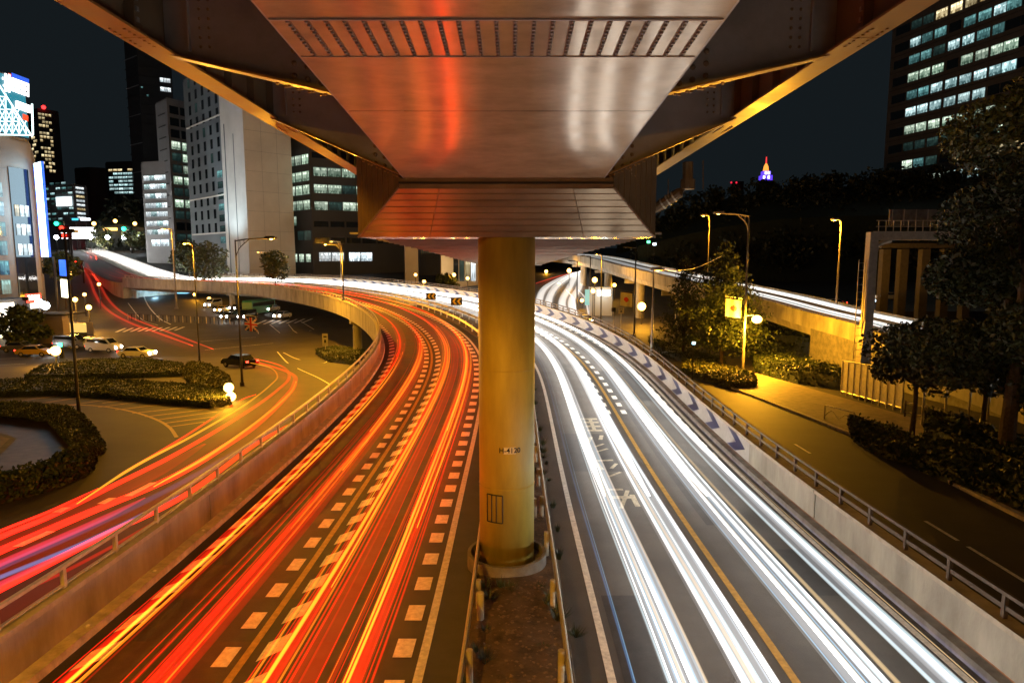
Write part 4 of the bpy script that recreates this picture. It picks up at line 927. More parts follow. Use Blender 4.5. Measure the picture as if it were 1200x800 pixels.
# flags
cloth_w = mat('flag_white', (.55, .5, .4), .8, var=.1); cloth_r = mat('flag_red', (.45, .02, .015), .8, var=.15); cloth_b = mat('flag_navy', (.02, .03, .14), .8, var=.15)
def flag(c, wd, ht, label, kind, rz=0.):
    c = Vector(c); root = empty('flag', c, label, 'flag'); b = MB(); NX, NZ = 24, 16
    def P(i, j): 
        x = (i / NX - .5) * wd; z = (j / NZ - .5) * ht - .12 * (i / NX) * ht; y = .09 * math.sin(i / NX * 9) * (i / NX); return (c.x + x * math.cos(rz), c.y + y + x * math.sin(rz), c.z + z)
    for i in range(NX):
        for j in range(NZ):
            u, v = (i + .5) / NX - .5, ((j + .5) / NZ - .5) * ht / wd
            if kind == 'disc': m = cloth_r if math.hypot(u, v) < .2 else cloth_w
            else:
                hv = ht / wd / 2; d1 = abs(u * hv * 2 - v); d2 = abs(u * hv * 2 + v)
                m = cloth_r if abs(u) < .07 or abs(v) < .06 else cloth_w if abs(u) < .13 or abs(v) < .11 else cloth_r if min(d1, d2) < .03 else cloth_w if min(d1, d2) < .08 else cloth_b
            b.add([P(i, j), P(i + 1, j), P(i + 1, j + 1), P(i, j + 1)], [(0, 1, 2, 3)], m)
    world_child(b.build('cloth'), root); b = MB(); b.tube([(c.x - wd * .62, c.y, c.z + ht * .62), (c.x + wd * .55, c.y + .02, c.z + ht * .5)], .02, galv, 6); world_child(b.build('flag_staff'), root)
c = pt(859.5, 360, fl_pole.y - .2); flag(c, 1.55, 1.75, 'white flag with a red disc hanging from the tall lamp post', 'disc')
c = pt(734, 350, 110); flag(c, 1.9, 2.2, 'white flag with a red disc beside the pier of the raised expressway', 'disc')
P = at(284, 452); c = pt(294, 379, P.y - .1); flag(c, 1.1, 1.2, 'red white and navy crossed flag on the lamp post of the hedge island', 'cross')
# black and yellow curve signs on the median
yel_s = mat('sign_yellow', (.75, .52, .02), .45)
for px, py, s_, lab in ((505, 347, 88, 'black curve sign with yellow arrows, left of the two on the median'), (535, 353, 76, 'black curve sign with yellow arrows, right of the two on the median')):
    s_ = min(range(60, 140), key=lambda q: abs((rp(q, 5.9).x / rp(q, 5.9).y) - ray(px, py).x)); p = rp(s_, 5.9); c = pt(px, py, p.y); root = empty('curve_sign', p, lab, 'road sign', 'curve signs on the median')
    b = MB(); b.box(c, (1.35, .05, .95), black_p); world_child(b.build('panel'), root)
    b = MB()
    for k in (-.36, .2):
        for sg in (-1, 1): b.hexa([(c.x + k - .12, c.y - .05, c.z), (c.x + k + .12, c.y - .05, c.z), (c.x + k + .12, c.y - .028, c.z), (c.x + k - .12, c.y - .028, c.z),
                  (c.x + k + .14, c.y - .05, c.z + sg * .36), (c.x + k + .38, c.y - .05, c.z + sg * .36), (c.x + k + .38, c.y - .028, c.z + sg * .36), (c.x + k + .14, c.y - .028, c.z + sg * .36)], yel_s)
    world_child(b.build('arrow_marks'), root)
    b = MB(); [b.tube([(c.x + q, c.y + .05, p.z), (c.x + q, c.y + .05, c.z)], .04, galv, 6) for q in (-.4, .4)]; world_child(b.build('sign_post'), root)
# small white sign board by the pillar, bus stop signs at right
def board(px, py, Y, wd, ht, label, m, m2=None, name='sign_board'):
    c = pt(px, py, Y); root = empty(name, (c.x, c.y, zg(c.y)), label, 'sign'); b = MB(); b.tube([(c.x, c.y + .05, zg(c.y)), (c.x, c.y + .05, c.z)], .05, galv, 6); world_child(b.build('sign_post'), root)
    b = MB(); b.box(c, (wd, .06, ht), m); world_child(b.build('panel'), root)
    if m2: b = MB(); b.box((c.x, c.y - .04, c.z - ht * .12), (wd * .35, .02, ht * .25), m2); b.box((c.x, c.y - .04, c.z + ht * .25), (wd * .6, .02, ht * .12), m2); world_child(b.build('symbol'), root)
P = at(381, 415); board(381, 398, P.y, .75, 1.7, 'small white road sign before the overpass pillar', wht_sheet, black_p)
board(728, 364, 118, .95, 1.0, 'square bus stop sign with a dark symbol behind the chevron wall', coping_m, blue_p); board(719, 363, 116, .7, .7, 'dark round sign on a post left of the square bus stop sign', black_p)
# street furniture at the right: white panel fence, low barrier, rail posts, gantry
panel_m = mat('translucent_panel', (.7, .64, .5), .4, var=.2)
A, B = at(985, 462), at(1056, 483); root = empty('panel_fence', A, 'pale framed panel fence between the hedge and the small tree', 'fence')
hF = zt_of(985, 422, A.y) - A.z; d = (B - A); b = MB()
b.hexa([A + Vector((0, -.02, .25)), B + Vector((0, -.02, .25)), B + Vector((0, .02, .25)), A + Vector((0, .02, .25)), A + Vector((0, -.02, hF)), B + Vector((0, -.02, hF)), B + Vector((0, .02, hF)), A + Vector((0, .02, hF))], panel_m); world_child(b.build('panel'), root)
for k in range(10):
    q = A + d * k / 9; b = MB(); b.box((q.x, q.y - .06, q.z + hF / 2), (.1, .1, hF + .06), galv); world_child(b.build('post'), root)
b = MB(); b.tube([A + Vector((0, -.08, hF)), B + Vector((0, -.08, hF))], .06, galv, 6); b.tube([A + Vector((0, -.08, .3)), B + Vector((0, -.08, .3))], .05, galv, 6); world_child(b.build('rail'), root)
A, B = at(966, 493), at(1000, 503); root = empty('low_barrier', A, 'low white tubular barrier at the kerb of the right street', 'barrier'); b = MB(); h1 = 1.0
b.tube([A, A + Vector((0, 0, h1)), B + Vector((0, 0, h1)), B], .045, galv, 8); world_child(b.build('frame'), root)
b = MB(); b.tube(catmull([A + Vector((0, 0, .35)), A.lerp(B, .25) + Vector((0, 0, .75)), A.lerp(B, .5) + Vector((0, 0, .4)), A.lerp(B, .75) + Vector((0, 0, .75)), B + Vector((0, 0, .35))], 5), [.025] * 21, galv, 6); world_child(b.build('brace'), root)
K2 = [(1060, 490), (1084, 497), (1108, 505), (1132, 514), (1160, 525), (1200, 545)]; q = [at(*k) for k in K2]
root = empty('pipe_fence', q[0], 'low brown pipe fence along the back of the pavement at right', 'fence')
for z in (.45, 1.05): b = MB(); b.tube([v + Vector((0, 0, z)) for v in q], .04, galv_d, 6); world_child(b.build('rail'), root)
for v in q: b = MB(); b.cyl(v, .055, 1.15, galv_d, 8); world_child(b.build('post'), root)
for px, yb, yt in ((1080, 470, 435), (1106, 470, 430), (1134, 470, 432), (1156, 470, 438)):
    P = at(px, 500); b = MB(); b.cyl(P, .07, zt_of(px, yt, P.y) - P.z, galv, 8); b.box((P.x, P.y, P.z + .06), (.3, .3, .1), galv); tag(b.build('steel_post'), 'pale upright steel post under the dark trees before the expressway', 'post', 'steel posts before the expressway')
Yg = 52.; g0 = pt(1014, 405, Yg); xg = g0.x; zb0 = zg(Yg); zt0 = zt_of(1014, 272, Yg); x2 = pt(1250, 270, Yg).x
gm = mat('gantry_steel', (.4, .35, .27), .45, metal=.2, var=.2)
root = empty('sign_gantry', (xg, Yg, zb0), 'pale steel portal gantry with sign backs over the expressway', 'gantry')
b = MB(); b.box((xg, Yg, (zb0 + zt0) / 2), (.62, .7, zt0 - zb0), gm); b.hexa([(xg - .62, Yg - .4, zb0), (xg - .31, Yg - .4, zb0), (xg - .31, Yg + .4, zb0), (xg - .62, Yg + .4, zb0), (xg - .33, Yg - .4, zb0 + 6), (xg - .31, Yg - .4, zb0 + 6), (xg - .31, Yg + .4, zb0 + 6), (xg - .33, Yg + .4, zb0 + 6)], gm); world_child(b.build('post'), root)
b = MB(); b.box(((xg + x2) / 2 + .31, Yg, zt0 - .3), (x2 - xg - .01, .6, .6), gm); b.tube(catmull([(xg + .31, Yg, zt0 - 1.5), (xg + .55, Yg, zt0 - .9), (xg + 1.4, Yg, zt0 - .6)], 4), [.18] * 9, gm, 8); world_child(b.build('beam'), root)
b = MB(); b.box((x2 + 1, Yg, (zb0 + zt0) / 2 - .3), (.62, .7, zt0 - zb0 + .2), gm); world_child(b.build('post'), root)
b = MB(); x = xg + .2
while x < x2: b.box((x, Yg - .45, zt0 + .42), (.05, .05, .84), gm); x += .55
for z in (.4, .84): b.box(((xg + x2) / 2, Yg - .45, zt0 + z), (x2 - xg, .05, .05), gm)
b.box(((xg + x2) / 2, Yg - .3, zt0 + .02), (x2 - xg, .5, .05), gm); world_child(b.build('walkway_rail'), root)
zs = zt_of(1060, 245, Yg); x = pt(1046, 250, Yg).x
for k in range(2):
    b = MB(); b.box((x + 2.0 + k * 4.15, Yg + .45, (zs + zt0 + .5) / 2), (4.0, .1, zs - zt0 - .5), dark_conc)
    for j in range(5): b.box((x + .2 + j * .9 + k * 4.15, Yg + .38, (zs + zt0 + .5) / 2), (.07, .06, zs - zt0 - .5), gm)
    world_child(b.build('sign_back'), root)
b = MB()
for z in range(14): b.box((xg - .62, Yg, zb0 + 3.2 + z * .55), (.5, .04, .04), gm)
for sg in (-.25, .25): b.box((xg - .62 + sg, Yg, zb0 + 6.8), (.05, .05, 7.6), gm)
world_child(b.build('ladder'), root)
root = empty('colonnade', (46, 88, zg(88)), 'dim row of pale square columns under a beam behind the gantry', 'colonnade')
for px in (1037, 1058, 1083, 1108, 1134): c = pt(px, 300, 88); b = MB(); b.box((c.x, 88, (zg(88) + zt_of(px, 292, 88)) / 2), (1.0, 1.0, zt_of(px, 292, 88) - zg(88)), wm_col := mat('column_stone', (.07, .06, .05), .8)); world_child(b.build('column'), root)
b = MB(); xa, xb = pt(1030, 300, 88).x, pt(1150, 300, 88).x; b.box(((xa + xb) / 2, 88, zt_of(1060, 288, 88) + .02), (xb - xa, 1, .6), wm_col); world_child(b.build('beam'), root)
# span wire
p0 = Vector((rp(40.5, 16.2).x, rp(40.5, 16.2).y, zt_of(772, 317, rp(40.5, 16.2).y))); p1 = pt(846, 300, 68); b = MB(); mid = p0.lerp(p1, .5) - Vector((0, 0, .55)); b.tube(catmull([p0, mid, p1], 8), [.025] * 17, galv, 6); tag(b.build('span_wire'), 'sagging wire between the grey post and the conifer', 'wire')
# ------------------------------------------------------------------ cars
paints = {'white': mat('car_white', (.6, .6, .58), .25, var=.05), 'silver': mat('car_silver', (.3, .31, .32), .25, metal=.6, var=.05), 'yellow': mat('car_yellow', (.55, .35, .03), .3, var=.05), 'black': mat('car_black', (.015, .015, .018), .2, var=.05), 'green': mat('car_green', (.03, .18, .08), .3, var=.05)}
head_on = emit('headlight_on', (1, .97, .9), 40); tail_on = emit('taillight_on', (1, .04, .02), 9); head_off = mat('headlight_off', (.5, .5, .5), .1); amber = emit('indicator_on', (1, .5, .05), 8)
PROF = {'sedan': ([(-2.2, .35), (-2.25, .75), (-2.1, .95), (-1.5, 1.0), (-.95, 1.42), (.45, 1.45), (1.1, 1.02), (1.95, .9), (2.2, .7), (2.22, .35)], 1.7, [(-1.35, 1.0), (-.9, 1.37), (.4, 1.4), (.95, 1.02)]),
        'van': ([(-2.2, .35), (-2.25, 1.0), (-2.15, 1.85), (-1.9, 1.95), (.9, 1.95), (1.6, 1.25), (2.1, 1.08), (2.25, .8), (2.25, .35)], 1.7, [(-1.95, 1.2), (-1.9, 1.78), (.8, 1.78), (1.35, 1.22)]),
        'bus': ([(-4.5, .4), (-4.5, 2.9), (-4.3, 3.1), (4.2, 3.1), (4.5, 2.8), (4.55, .4)], 2.4, [(-4.2, 1.5), (-4.2, 2.6), (4.1, 2.6), (4.2, 1.5)])}
def car(kind, paint, loc, rz, label, heads=True, tails=True, group='cars waiting at the junction', s=1.):
    prof, W, win = PROF[kind]; root = empty({'sedan': 'sedan', 'van': 'van', 'bus': 'bus'}[kind], loc, label, {'sedan': 'car', 'van': 'van', 'bus': 'bus'}[kind], group, rz); root.scale = (s, s, s)
    def loc_child(b, n, smooth=False): o = b.build(n, smooth=smooth); o.parent = root; return o
    b = MB(); rows = []
    for y, k in ((-W / 2, .94), (-W / 2 + .08, 1), (W / 2 - .08, 1), (W / 2, .94)): rows.append([(x * (1 if k == 1 else .985), y if z < 1.05 or k == 1 else y * .9, .35 + (z - .35) * k) for x, z in prof])
    b.sweep(rows, paints[paint], True, True); loc_child(b, 'body')
    for sg in (-1, 1):
        b = MB(); v = [(x, sg * (W / 2 * (1.0 if z < 1.1 else .93) + .012), z) for x, z in win]; v2 = [(x, sg * (W / 2 * .8), z) for x, z in win]; b.sweep([v, v2], glass_dk, True, True); loc_child(b, 'side_window')
        xw = prof[-1][0]
        for xx in (-.62, .6):
            b = MB(); b.tube([(xx * xw, sg * (W / 2 - .16), .33), (xx * xw, sg * (W / 2 + .02), .33)], .33, tyre_m, 14); wo = loc_child(b, 'wheel')
            b = MB(); b.tube([(xx * xw, sg * (W / 2 + .01), .33), (xx * xw, sg * (W / 2 + .03), .33)], .19, galv, 10); ro = b.build('rim'); ro.parent = wo
        b = MB(); b.sphere((xw - .05, sg * W * .36, .72), .2, head_on if heads else head_off, 10); loc_child(b, 'headlight')
        b = MB(); b.box((prof[0][0] - .02, sg * W * .4, .85), (.1, .26, .18), tail_on if tails else cloth_r); loc_child(b, 'tail_light')
    b = MB(); hz = prof[3][1] if kind == 'sedan' else win[0][1]
    if kind == 'sedan': v = [(.5, 1.4), (1.05, 1.06)]
    elif kind == 'van': v = [(.95, 1.9), (1.55, 1.3)]
    else: v = [(4.28, 2.8), (4.52, 1.4)]
    b.hexa([(v[1][0] + .02, -W * .42, v[1][1]), (v[1][0] + .02, W * .42, v[1][1]), (v[1][0] - .1, W * .42, v[1][1]), (v[1][0] - .1, -W * .42, v[1][1]), (v[0][0] + .03, -W * .38, v[0][1]), (v[0][0] + .03, W * .38, v[0][1]), (v[0][0] - .1, W * .38, v[0][1]), (v[0][0] - .1, -W * .38, v[0][1])], glass_dk); loc_child(b, 'windscreen')
    return root
for kind, paint, px, py, rz, lab, hd, tl in (('van', 'white', 122, 412, -.12, 'white van waiting side on near the zebra crossing', True, True), ('sedan', 'white', 161, 419, -.12, 'pale saloon at the head of the queue in front of the van', True, True), ('sedan', 'yellow', 42, 417, .03, 'yellow taxi queueing left of the bright globe', True, True),
                                    ('sedan', 'silver', 24, 412, .05, 'silver saloon at the left end of the queue', True, True), ('sedan', 'black', 100, 407, -.05, 'dark saloon half hidden behind the white van', False, True), ('van', 'silver', 84, 408, 0, 'grey van behind the black lamp post', False, True)):
    P = at(px, py, .01); car(kind, paint, P, rz, lab, hd, tl)
for kind, paint, px, py, rz, lab in (('sedan', 'white', 331, 373, -1.75, 'white taxi with bright headlights at the right of the junction mouth'), ('van', 'black', 290, 374, -1.75, 'dark van with dazzling headlights behind the lamp post'), ('bus', 'green', 304, 368, -1.75, 'bus behind the headlights under the overpass'), ('sedan', 'silver', 270, 374, -1.75, 'silver car with headlights at the left of the junction mouth'),
                                     ('sedan', 'yellow', 262, 366, -1.75, 'yellow taxi in the second row under the overpass'), ('sedan', 'black', 279, 364, -1.75, 'black car in the second row under the overpass'), ('van', 'white', 250, 360, -1.75, 'white van far back under the overpass'), ('sedan', 'white', 318, 365, -1.75, 'white car behind the taxi under the overpass')):
    P = at(px, py, .01); car(kind, paint, P, rz, lab, True, False, 'cars facing the junction under the overpass')
for kind, paint, px, py, rz, lab in (('sedan', 'silver', 646, 384, -1.5, 'silver car with headlights nearest the column behind the chevron wall'), ('van', 'white', 660, 381, -1.5, 'white van with headlights behind the chevron wall'), ('sedan', 'black', 674, 383, -1.5, 'dark car with headlights behind the chevron wall'), ('sedan', 'white', 688, 378, -1.5, 'white car with headlights beside the lit kiosk')):
    P = at(px, py, .01); car(kind, paint, P, rz, lab, True, False, 'cars behind the chevron wall')
P = at(281, 430, .01); car('sedan', 'black', P, 2.6, 'dark car turning with red tail lights behind the island lamp post', False, True, 'cars waiting at the junction')
for px, py, rz, lab in ((975, 360, .1, 'car with headlights beyond the raised expressway'), (1040, 352, .2, 'car with headlights right of the gantry post')):
    p = pt(px, py, 118); b_ = car('sedan', 'white', (p.x, p.y, p.z), 3.2, lab, True, True, 'cars on the far street at right')
b = MB(); xa = hx(940, 118); b.hexa([(xa, 112, -7), (xa + 45, 112, -7), (xa + 45, 128, -7), (xa, 128, -7), (xa, 112, pt(975, 361.5, 118).z - .02), (xa + 45, 112, pt(975, 361.5, 118).z - .02), (xa + 45, 128, pt(975, 361.5, 118).z - .02), (xa, 128, pt(975, 361.5, 118).z - .02)], ground_m); tag(b.build('road'), kind='structure')
# ------------------------------------------------------------------ buildings
W_CO = window_mat('window_cool', (.2, .55, .6), (.75, 1, 1), .04, 1.0); W_GR = window_mat('window_green', (.25, .55, .35), (.85, 1, .8), .04, .8); W_WA = window_mat('window_warm', (.7, .4, .1), (1, .85, .5), .06, 1.0)
W_TE = window_mat('window_teal', (.1, .4, .42), (.3, .7, .7), .04, .45); W_DI = window_mat('window_dim', (.05, .13, .13), (.12, .25, .22), .03, .16); W_WH = window_mat('window_white', (.7, .9, 1), (.95, 1, 1), .15, 1.35)
W_DK = glass_dk
def wallmat(name, col, var=.12): return mat(name, col, .7, var=var, scale=.12, bump=.1, bscale=3)
wm_white = wallmat('wall_white', (.62, .6, .55)); wm_pale = wallmat('wall_pale', (.14, .165, .18)); wm_grey = wallmat('wall_grey', (.25, .26, .27)); wm_dk = wallmat('wall_dark', (.035, .037, .04)); wm_brown = wallmat('wall_granite', (.10, .085, .078)); wm_tan = wallmat('wall_tan', (.45, .36, .25)); wm_tile = wallmat('wall_tile', (.27, .25, .22))
WM = {}
class Bld:
    def __init__(s, name, label, L, C, Rr, ytop, m, zb=None, cat='building', slab=None, group=None):
        f = lambda q: pt(q[0], 300, q[1]).xy
        s.L, s.C, s.R = f(L), f(C), f(Rr); s.D = C[1]; s.zt = pt(C[0], ytop, C[1]).z
        s.zb = zg(C[1]) - 1.5 if zb is None else zb
        s.root = empty(name, (s.C.x, s.C.y, s.zb), label, cat, group); s.m = m
        s.B = s.L + s.R - s.C
        b = MB(); q = [s.L, s.C, s.R, s.B]; q = [(v.x, v.y) for v in q]; b.prism(q, s.zb, s.zt, m)
        b.prism([((v[0] - s.C.x) * .96 + s.C.x + (s.B.x - s.C.x) * .02, (v[1] - s.C.y) * .96 + s.C.y + (s.B.y - s.C.y) * .02) for v in q], s.zt + .003, s.zt + .7, m)
        world_child(b.build('wall'), s.root); s.n = 0
    def face(s, k):
        A, B = (s.L, s.C) if k == 0 else (s.C, s.R); u = (B - A); w_ = u.length; u = u / w_; n = Vector((u.y, -u.x))
        if n.dot(-A) < 0: n = -n
        return A, u, n, w_
    def win(s, k, x, z, wd, ht, m, name='window', proud=.06):
        """one window pane: x along the face in metres from its left end, z its sill"""
        A, u, n, w_ = s.face(k); key = (name, round(wd, 2), round(ht, 2), m.name)
        if key not in WM:
            b = MB(); b.box((0, 0, 0), (wd, .16, ht), m); me = bpy.data.meshes.new(name); me.from_pydata(b.v, [], b.f); me.materials.append(m); WM[key] = me
        o = bpy.data.objects.new(name, WM[key]); COL.objects.link(o); c = A + u * (x + wd / 2) + n * proud
        o.parent = s.root; o.matrix_parent_inverse = Matrix.Identity(4)
        o.location = (c.x - s.root.location.x, c.y - s.root.location.y, z + ht / 2 - s.root.location.z); o.rotation_euler = (0, 0, math.atan2(u.y, u.x)); s.n += 1
        return o
    def zy(s, py, k=None, x=None):
        D = s.D if k is None else (s.face(k)[0] + s.face(k)[1] * x).y
        return pt(600, py, D).z
    def frac(s, k, px, py=300):   # metres along face k where photo column px meets it
        A, u, n, w_ = s.face(k); r = ray(px, py); t = (A.x - r.x * A.y) / (r.x * u.y - u.x) if abs(r.x * u.y - u.x) > 1e-9 else 0; return t
    def fin(s, k, x, z0, z1, wd, m, name='pilaster', d=.25): s.win(k, x, z0, wd, z1 - z0, m, name, d)
# office tower at the right
t = Bld('office_tower', 'dark granite office tower with rows of lit windows at top right', (1029, 284), (1028.5, 283), (1215, 216), -60, wm_brown, cat='office tower')
t2 = t
for y in (49, 69, 88, 108, 127, 147, 167, 186, 206): t.win(1, .3, pt(1030, y, 283).z - .3, t.face(1)[3] - .6, .22, wm_dk, 'ledge', .12)
rowsy = [39, 59, 78, 98, 118, 137, 157, 176, 196]
colx = [(1034, 1047, 0), (1051, 1060, 1), (1064, 1073, 1), (1078, 1088, 1), (1094, 1104, 1), (1110, 1120, 1), (1126, 1137, 1), (1143, 1153, 1), (1157, 1170, 1), (1174, 1190, 0)]
lit = {0: '0......WW.', 1: '.0.0WWWW..', 2: '.TT0CCTT..', 3: '.GGG.GGGG.', 4: '.TTCCCCCC.', 5: '.CCCCCC...', 6: '.GGGGGGGG.', 7: '.....00DG0', 8: '.C.0.WWWW.', }
lit[8] = '.GT0.WWWWW'; lit[7] = '.DDDDDDDG.'; lit[0] = '.0DWWWWWW.'; lit[1] = '.CTT.TTCT.'
mm = {'G': W_GR, 'C': W_CO, 'W': W_WA, 'T': W_TE, 'D': W_DI, '0': W_DI, '.': W_DK}
zr0 = None
for r, y in enumerate(rowsy):
    z = pt(1030, y, 283).z
    for c, (a, b_, _) in enumerate(colx):
        xa, xb = t.frac(1, a), t.frac(1, b_); t.win(1, xa - .5, z - 2.0, abs(xb - xa) + 1.0, 3.1, mm[lit[r][c]])
for r, y in enumerate((215,)):
    z = pt(1030, y, 283).z
    for c, (a, b_, _) in enumerate(colx[2:]): xa, xb = t.frac(1, a), t.frac(1, b_); t.win(1, xa - .5, z - 2.0, abs(xb - xa) + 1.0, 3.1, mm['.GGCC.T.'[c]])
# white slab and its neighbours
def grid(B, k, x0, x1, nx, ztop, dz, nz, wd, ht, f, name='window'):
    for r in range(nz):
        for c in range(nx):
            m = f(r, c)
            if m is not None: B.win(k, x0 + (x1 - x0) * (c + .5) / nx - wd / 2, ztop - dz * r - ht, wd, ht, m, name)
t = Bld('slab_building', 'blank white slab building with a brightly lit narrow side', (266, 226), (292, 214), (346, 226), 60, wm_white)
A, u, n, w_ = t.face(0); t.win(0, t.frac(0, 270), t.zb + 3, .35, t.zy(150) - t.zb, wm_pale, 'rib', .1); t.win(0, t.frac(0, 280), t.zb + 3, .2, t.zy(165) - t.zb, wm_grey, 'rib', .08)
slab = t
for k in range(9): t.win(1, .2, t.zb + 4 + k * 6.1, t.face(1)[3] - .4, .07, wm_grey, 'panel_joint', -.06)
for k in range(2): t.win(1, t.face(1)[3] * (.35 + .33 * k), t.zb + 2, .07, t.zt - t.zb - 3, wm_grey, 'panel_joint', -.058)
t = Bld('windowed_building', 'pale grey building with narrow dark windows beside the white slab', (226, 255), (227, 254), (268, 228), 96, wm_pale)
zt0_ = t.zt; w1 = t.face(1)[3]
for r in range(12):
    for c in range(5):
        if c == 4 and r > 6: continue
        t.win(1, w1 * (.12 + c * .185) + (.25 * (r % 2)), zt0_ - 3.2 - r * 4.6, w1 * .055, 3.1, W_DK if (r * 7 + c * 3) % 17 else W_DI)
for r in range(7): t.win(1, w1 * .82, zt0_ - 36 - r * 3.6, w1 * .13, 2.2, W_DI if r % 3 else W_TE, 'stair_window')
for y in (152, 236, 276): t.win(1, 0.2, t.zy(y), w1 - .4, .5, wm_white, 'string_course', .12)
t = Bld('office_building', 'grey office block with large square windows left of the pale windowed building', (193, 300), (206, 290), (232, 300), 116, wm_grey)
z0 = t.zt; w1 = t.face(1)[3]
pat = ['..', '..', '..', 'GG', 'DG', 'DG', 'GG', 'DD', 'GG', 'DD', '..', 'DD']
for r in range(12):
    for c in range(2): t.win(1, w1 * (.1 + c * .46), z0 - 5.5 - r * 4.75, w1 * .38, 3.2, {'.': W_DK, 'G': W_GR, 'D': W_DI}[pat[r][c]])
    t.win(0, t.face(0)[3] * .2, z0 - 5.5 - r * 4.75, t.face(0)[3] * .6, .4, wm_dk, 'louvre')
t = Bld('lit_office', 'low office with continuous bands of blue white windows', (172, 275), (174, 274), (200, 270), 192, wm_grey)
w1 = t.face(1)[3]
for y in (209, 219, 230, 241, 251, 262, 272):
    for c in range(4): t.win(1, w1 * (.02 + c * .245), t.zy(y) - 1.0, w1 * .235, 1.9, W_WH if (y + c) % 3 else W_CO)
for c in range(2): t.win(1, w1 * (.2 + c * .4), t.zy(285) - 1.2, w1 * .38, 2.6, W_WH, 'shop_window')
t = Bld('unfinished_tower', 'black tower under construction with two bright white floors', (162, 420), (176, 410), (214, 420), 20, wm_dk)
w1 = t.face(1)[3]
for y in (90, 101):
    for c in range(3): t.win(1, t.frac(1, 200) + c * 1.9, t.zy(y) - 1.3, 1.7, 2.4, W_WH)
for r in range(24): t.win(0, -.4, t.zy(66) - r * 5.4, t.face(0)[3] + .5, .5, wm_grey if r % 3 == 0 else wm_dk, 'scaffold_floor', .4)
for r in range(24): t.win(1, 0, t.zy(66) - r * 5.4, w1 * .55, .35, wm_dk, 'floor_edge', .3)
for x, y in ((184, 112), (205, 113), (190, 215), (178, 103)): t.win(1, max(.2, t.frac(1, x)), t.zy(y), .9, .8, W_TE)
t = Bld('apartment_tower', 'distant dark tower with warm yellow windows and a red roof light', (45, 480), (58, 470), (82, 480), 128, wm_dk)
rr = random.Random(4); w0 = t.face(0)[3]; w1 = t.face(1)[3]
for r in range(16):
    for c in range(4):
        if rr.random() < (.75 if c else .45): t.win(1, w1 * (.02 + c * .16), t.zy(135 + r * 4.4), w1 * .12, 1.6, W_WA)
    if r > 4 and rr.random() < .8: t.win(0, w0 * rr.uniform(.1, .5), t.zy(135 + r * 4.4), w0 * .3, 1.6, W_WA)
red_l = emit('red_light', (1, .02, .02), 6)
b = MB(); b.sphere((t.C.x + 3, t.C.y + 2, t.zt + 1.6), 1.3, red_l, 10); world_child(b.build('roof_light'), t.root)
t = Bld('office_block', 'flat far office with rows of white windows above the dark grove', (131, 520), (132, 518), (169, 512), 191, wm_dk)
w1 = t.face(1)[3]; rr = random.Random(9)
for r in range(7):
    for c in range(6):
        if rr.random() < .82: t.win(1, w1 * (.06 + c * .15), t.zy(201 + r * 4.4), w1 * .13, 1.5, W_WA if r == 0 else W_CO)
Bld('dark_block', 'unlit dark block between the warm tower and the far office', (95, 505), (112, 500), (131, 505), 197, wm_dk)
t = Bld('mid_block', 'mid height block with white windows below the warm tower', (58, 410), (92, 400), (108, 410), 217, wm_grey)
w1 = t.face(1)[3]; w0 = t.face(0)[3]
for r in range(8):
    t.win(1, w1 * .15, t.zy(221 + r * 5), w1 * .6, 1.2, W_WH if r % 3 != 2 else W_WA)
    for c in range(5):
        if (r * 5 + c * 3) % 4: t.win(0, w0 * (.02 + c * .2), t.zy(215 + r * 6), w0 * .14, 1.1, (W_CO, W_TE, W_DI)[(r + c) % 3])
bill = emit('billboard_white', (.8, .95, 1), 2.2)
t.win(0, t.frac(0, 72), t.zy(241), t.frac(0, 90) - t.frac(0, 72), 5.2, bill, 'billboard', .5)
# dark offices with greenish bands
t = Bld('glass_office', 'dark glass office with greenish lit floors and bright ground floor windows', (341, 232), (367, 222), (480, 236), 60, wm_dk)
w0, w1 = t.face(0)[3], t.face(1)[3]
for r, y in enumerate((186, 206, 222, 240, 258, 276)):
    for c in range(3):
        if (r, c) not in ((4, 1), (4, 2), (5, 0)) : t.win(0, w0 * (.06 + c * .31), t.zy(y) - 1.4, w0 * .27, 3.0, W_GR if r < 5 else W_DI)
for r, y in enumerate((201, 221, 241)):
    for c in range(4): t.win(1, w1 * (.03 + c * .14), t.zy(y) - 1.3, w1 * .13, 2.7, W_GR if (r + c) % 4 != 3 else W_DI)
for r, y in enumerate((181, 262, 281)):
    for c in range(6): t.win(1, w1 * (.02 + c * .16), t.zy(y) - 1.0, w1 * .14, 1.8, W_DK)
for a, b_ in ((374, 388), (389, 403), (409, 422), (423, 436)):
    x = t.frac(1, a); t.win(1, x, t.zy(306), t.frac(1, b_) - x, 2.8, W_WH, 'shop_window')
for c in range(3): t.win(0, w0 * (.1 + c * .3), t.zy(307), w0 * .2, 2.6, W_GR)
# small buildings seen under the pier cap
t = Bld('narrow_building', 'plain pale narrow building seen just below the pier cap', (474, 200), (475, 199), (490, 200), 270, wm_tan)
t = Bld('dim_block', 'dark block between the pale and the yellow lit buildings below the pier cap', (490, 225), (492, 224), (517, 225), 250, wm_dk)
for c in range(4): t.win(1, t.face(1)[3] * (.05 + c * .24), t.zy(297), t.face(1)[3] * .2, 2, W_DI)
t = Bld('shop_building', 'yellow lit shop building left of the column', (516, 190), (517, 189), (560, 196), 262, wm_tan)
w1 = t.face(1)[3]
for c, m in enumerate((W_DK, W_DI, W_WA, W_WH)): t.win(1, w1 * (.32 + c * .16), t.zy(330), w1 * .13, 7, m, 'shop_window')
light('shop_light', (pt(530, 315, 183)), 2500, (1, .75, .4), .4, t.root)
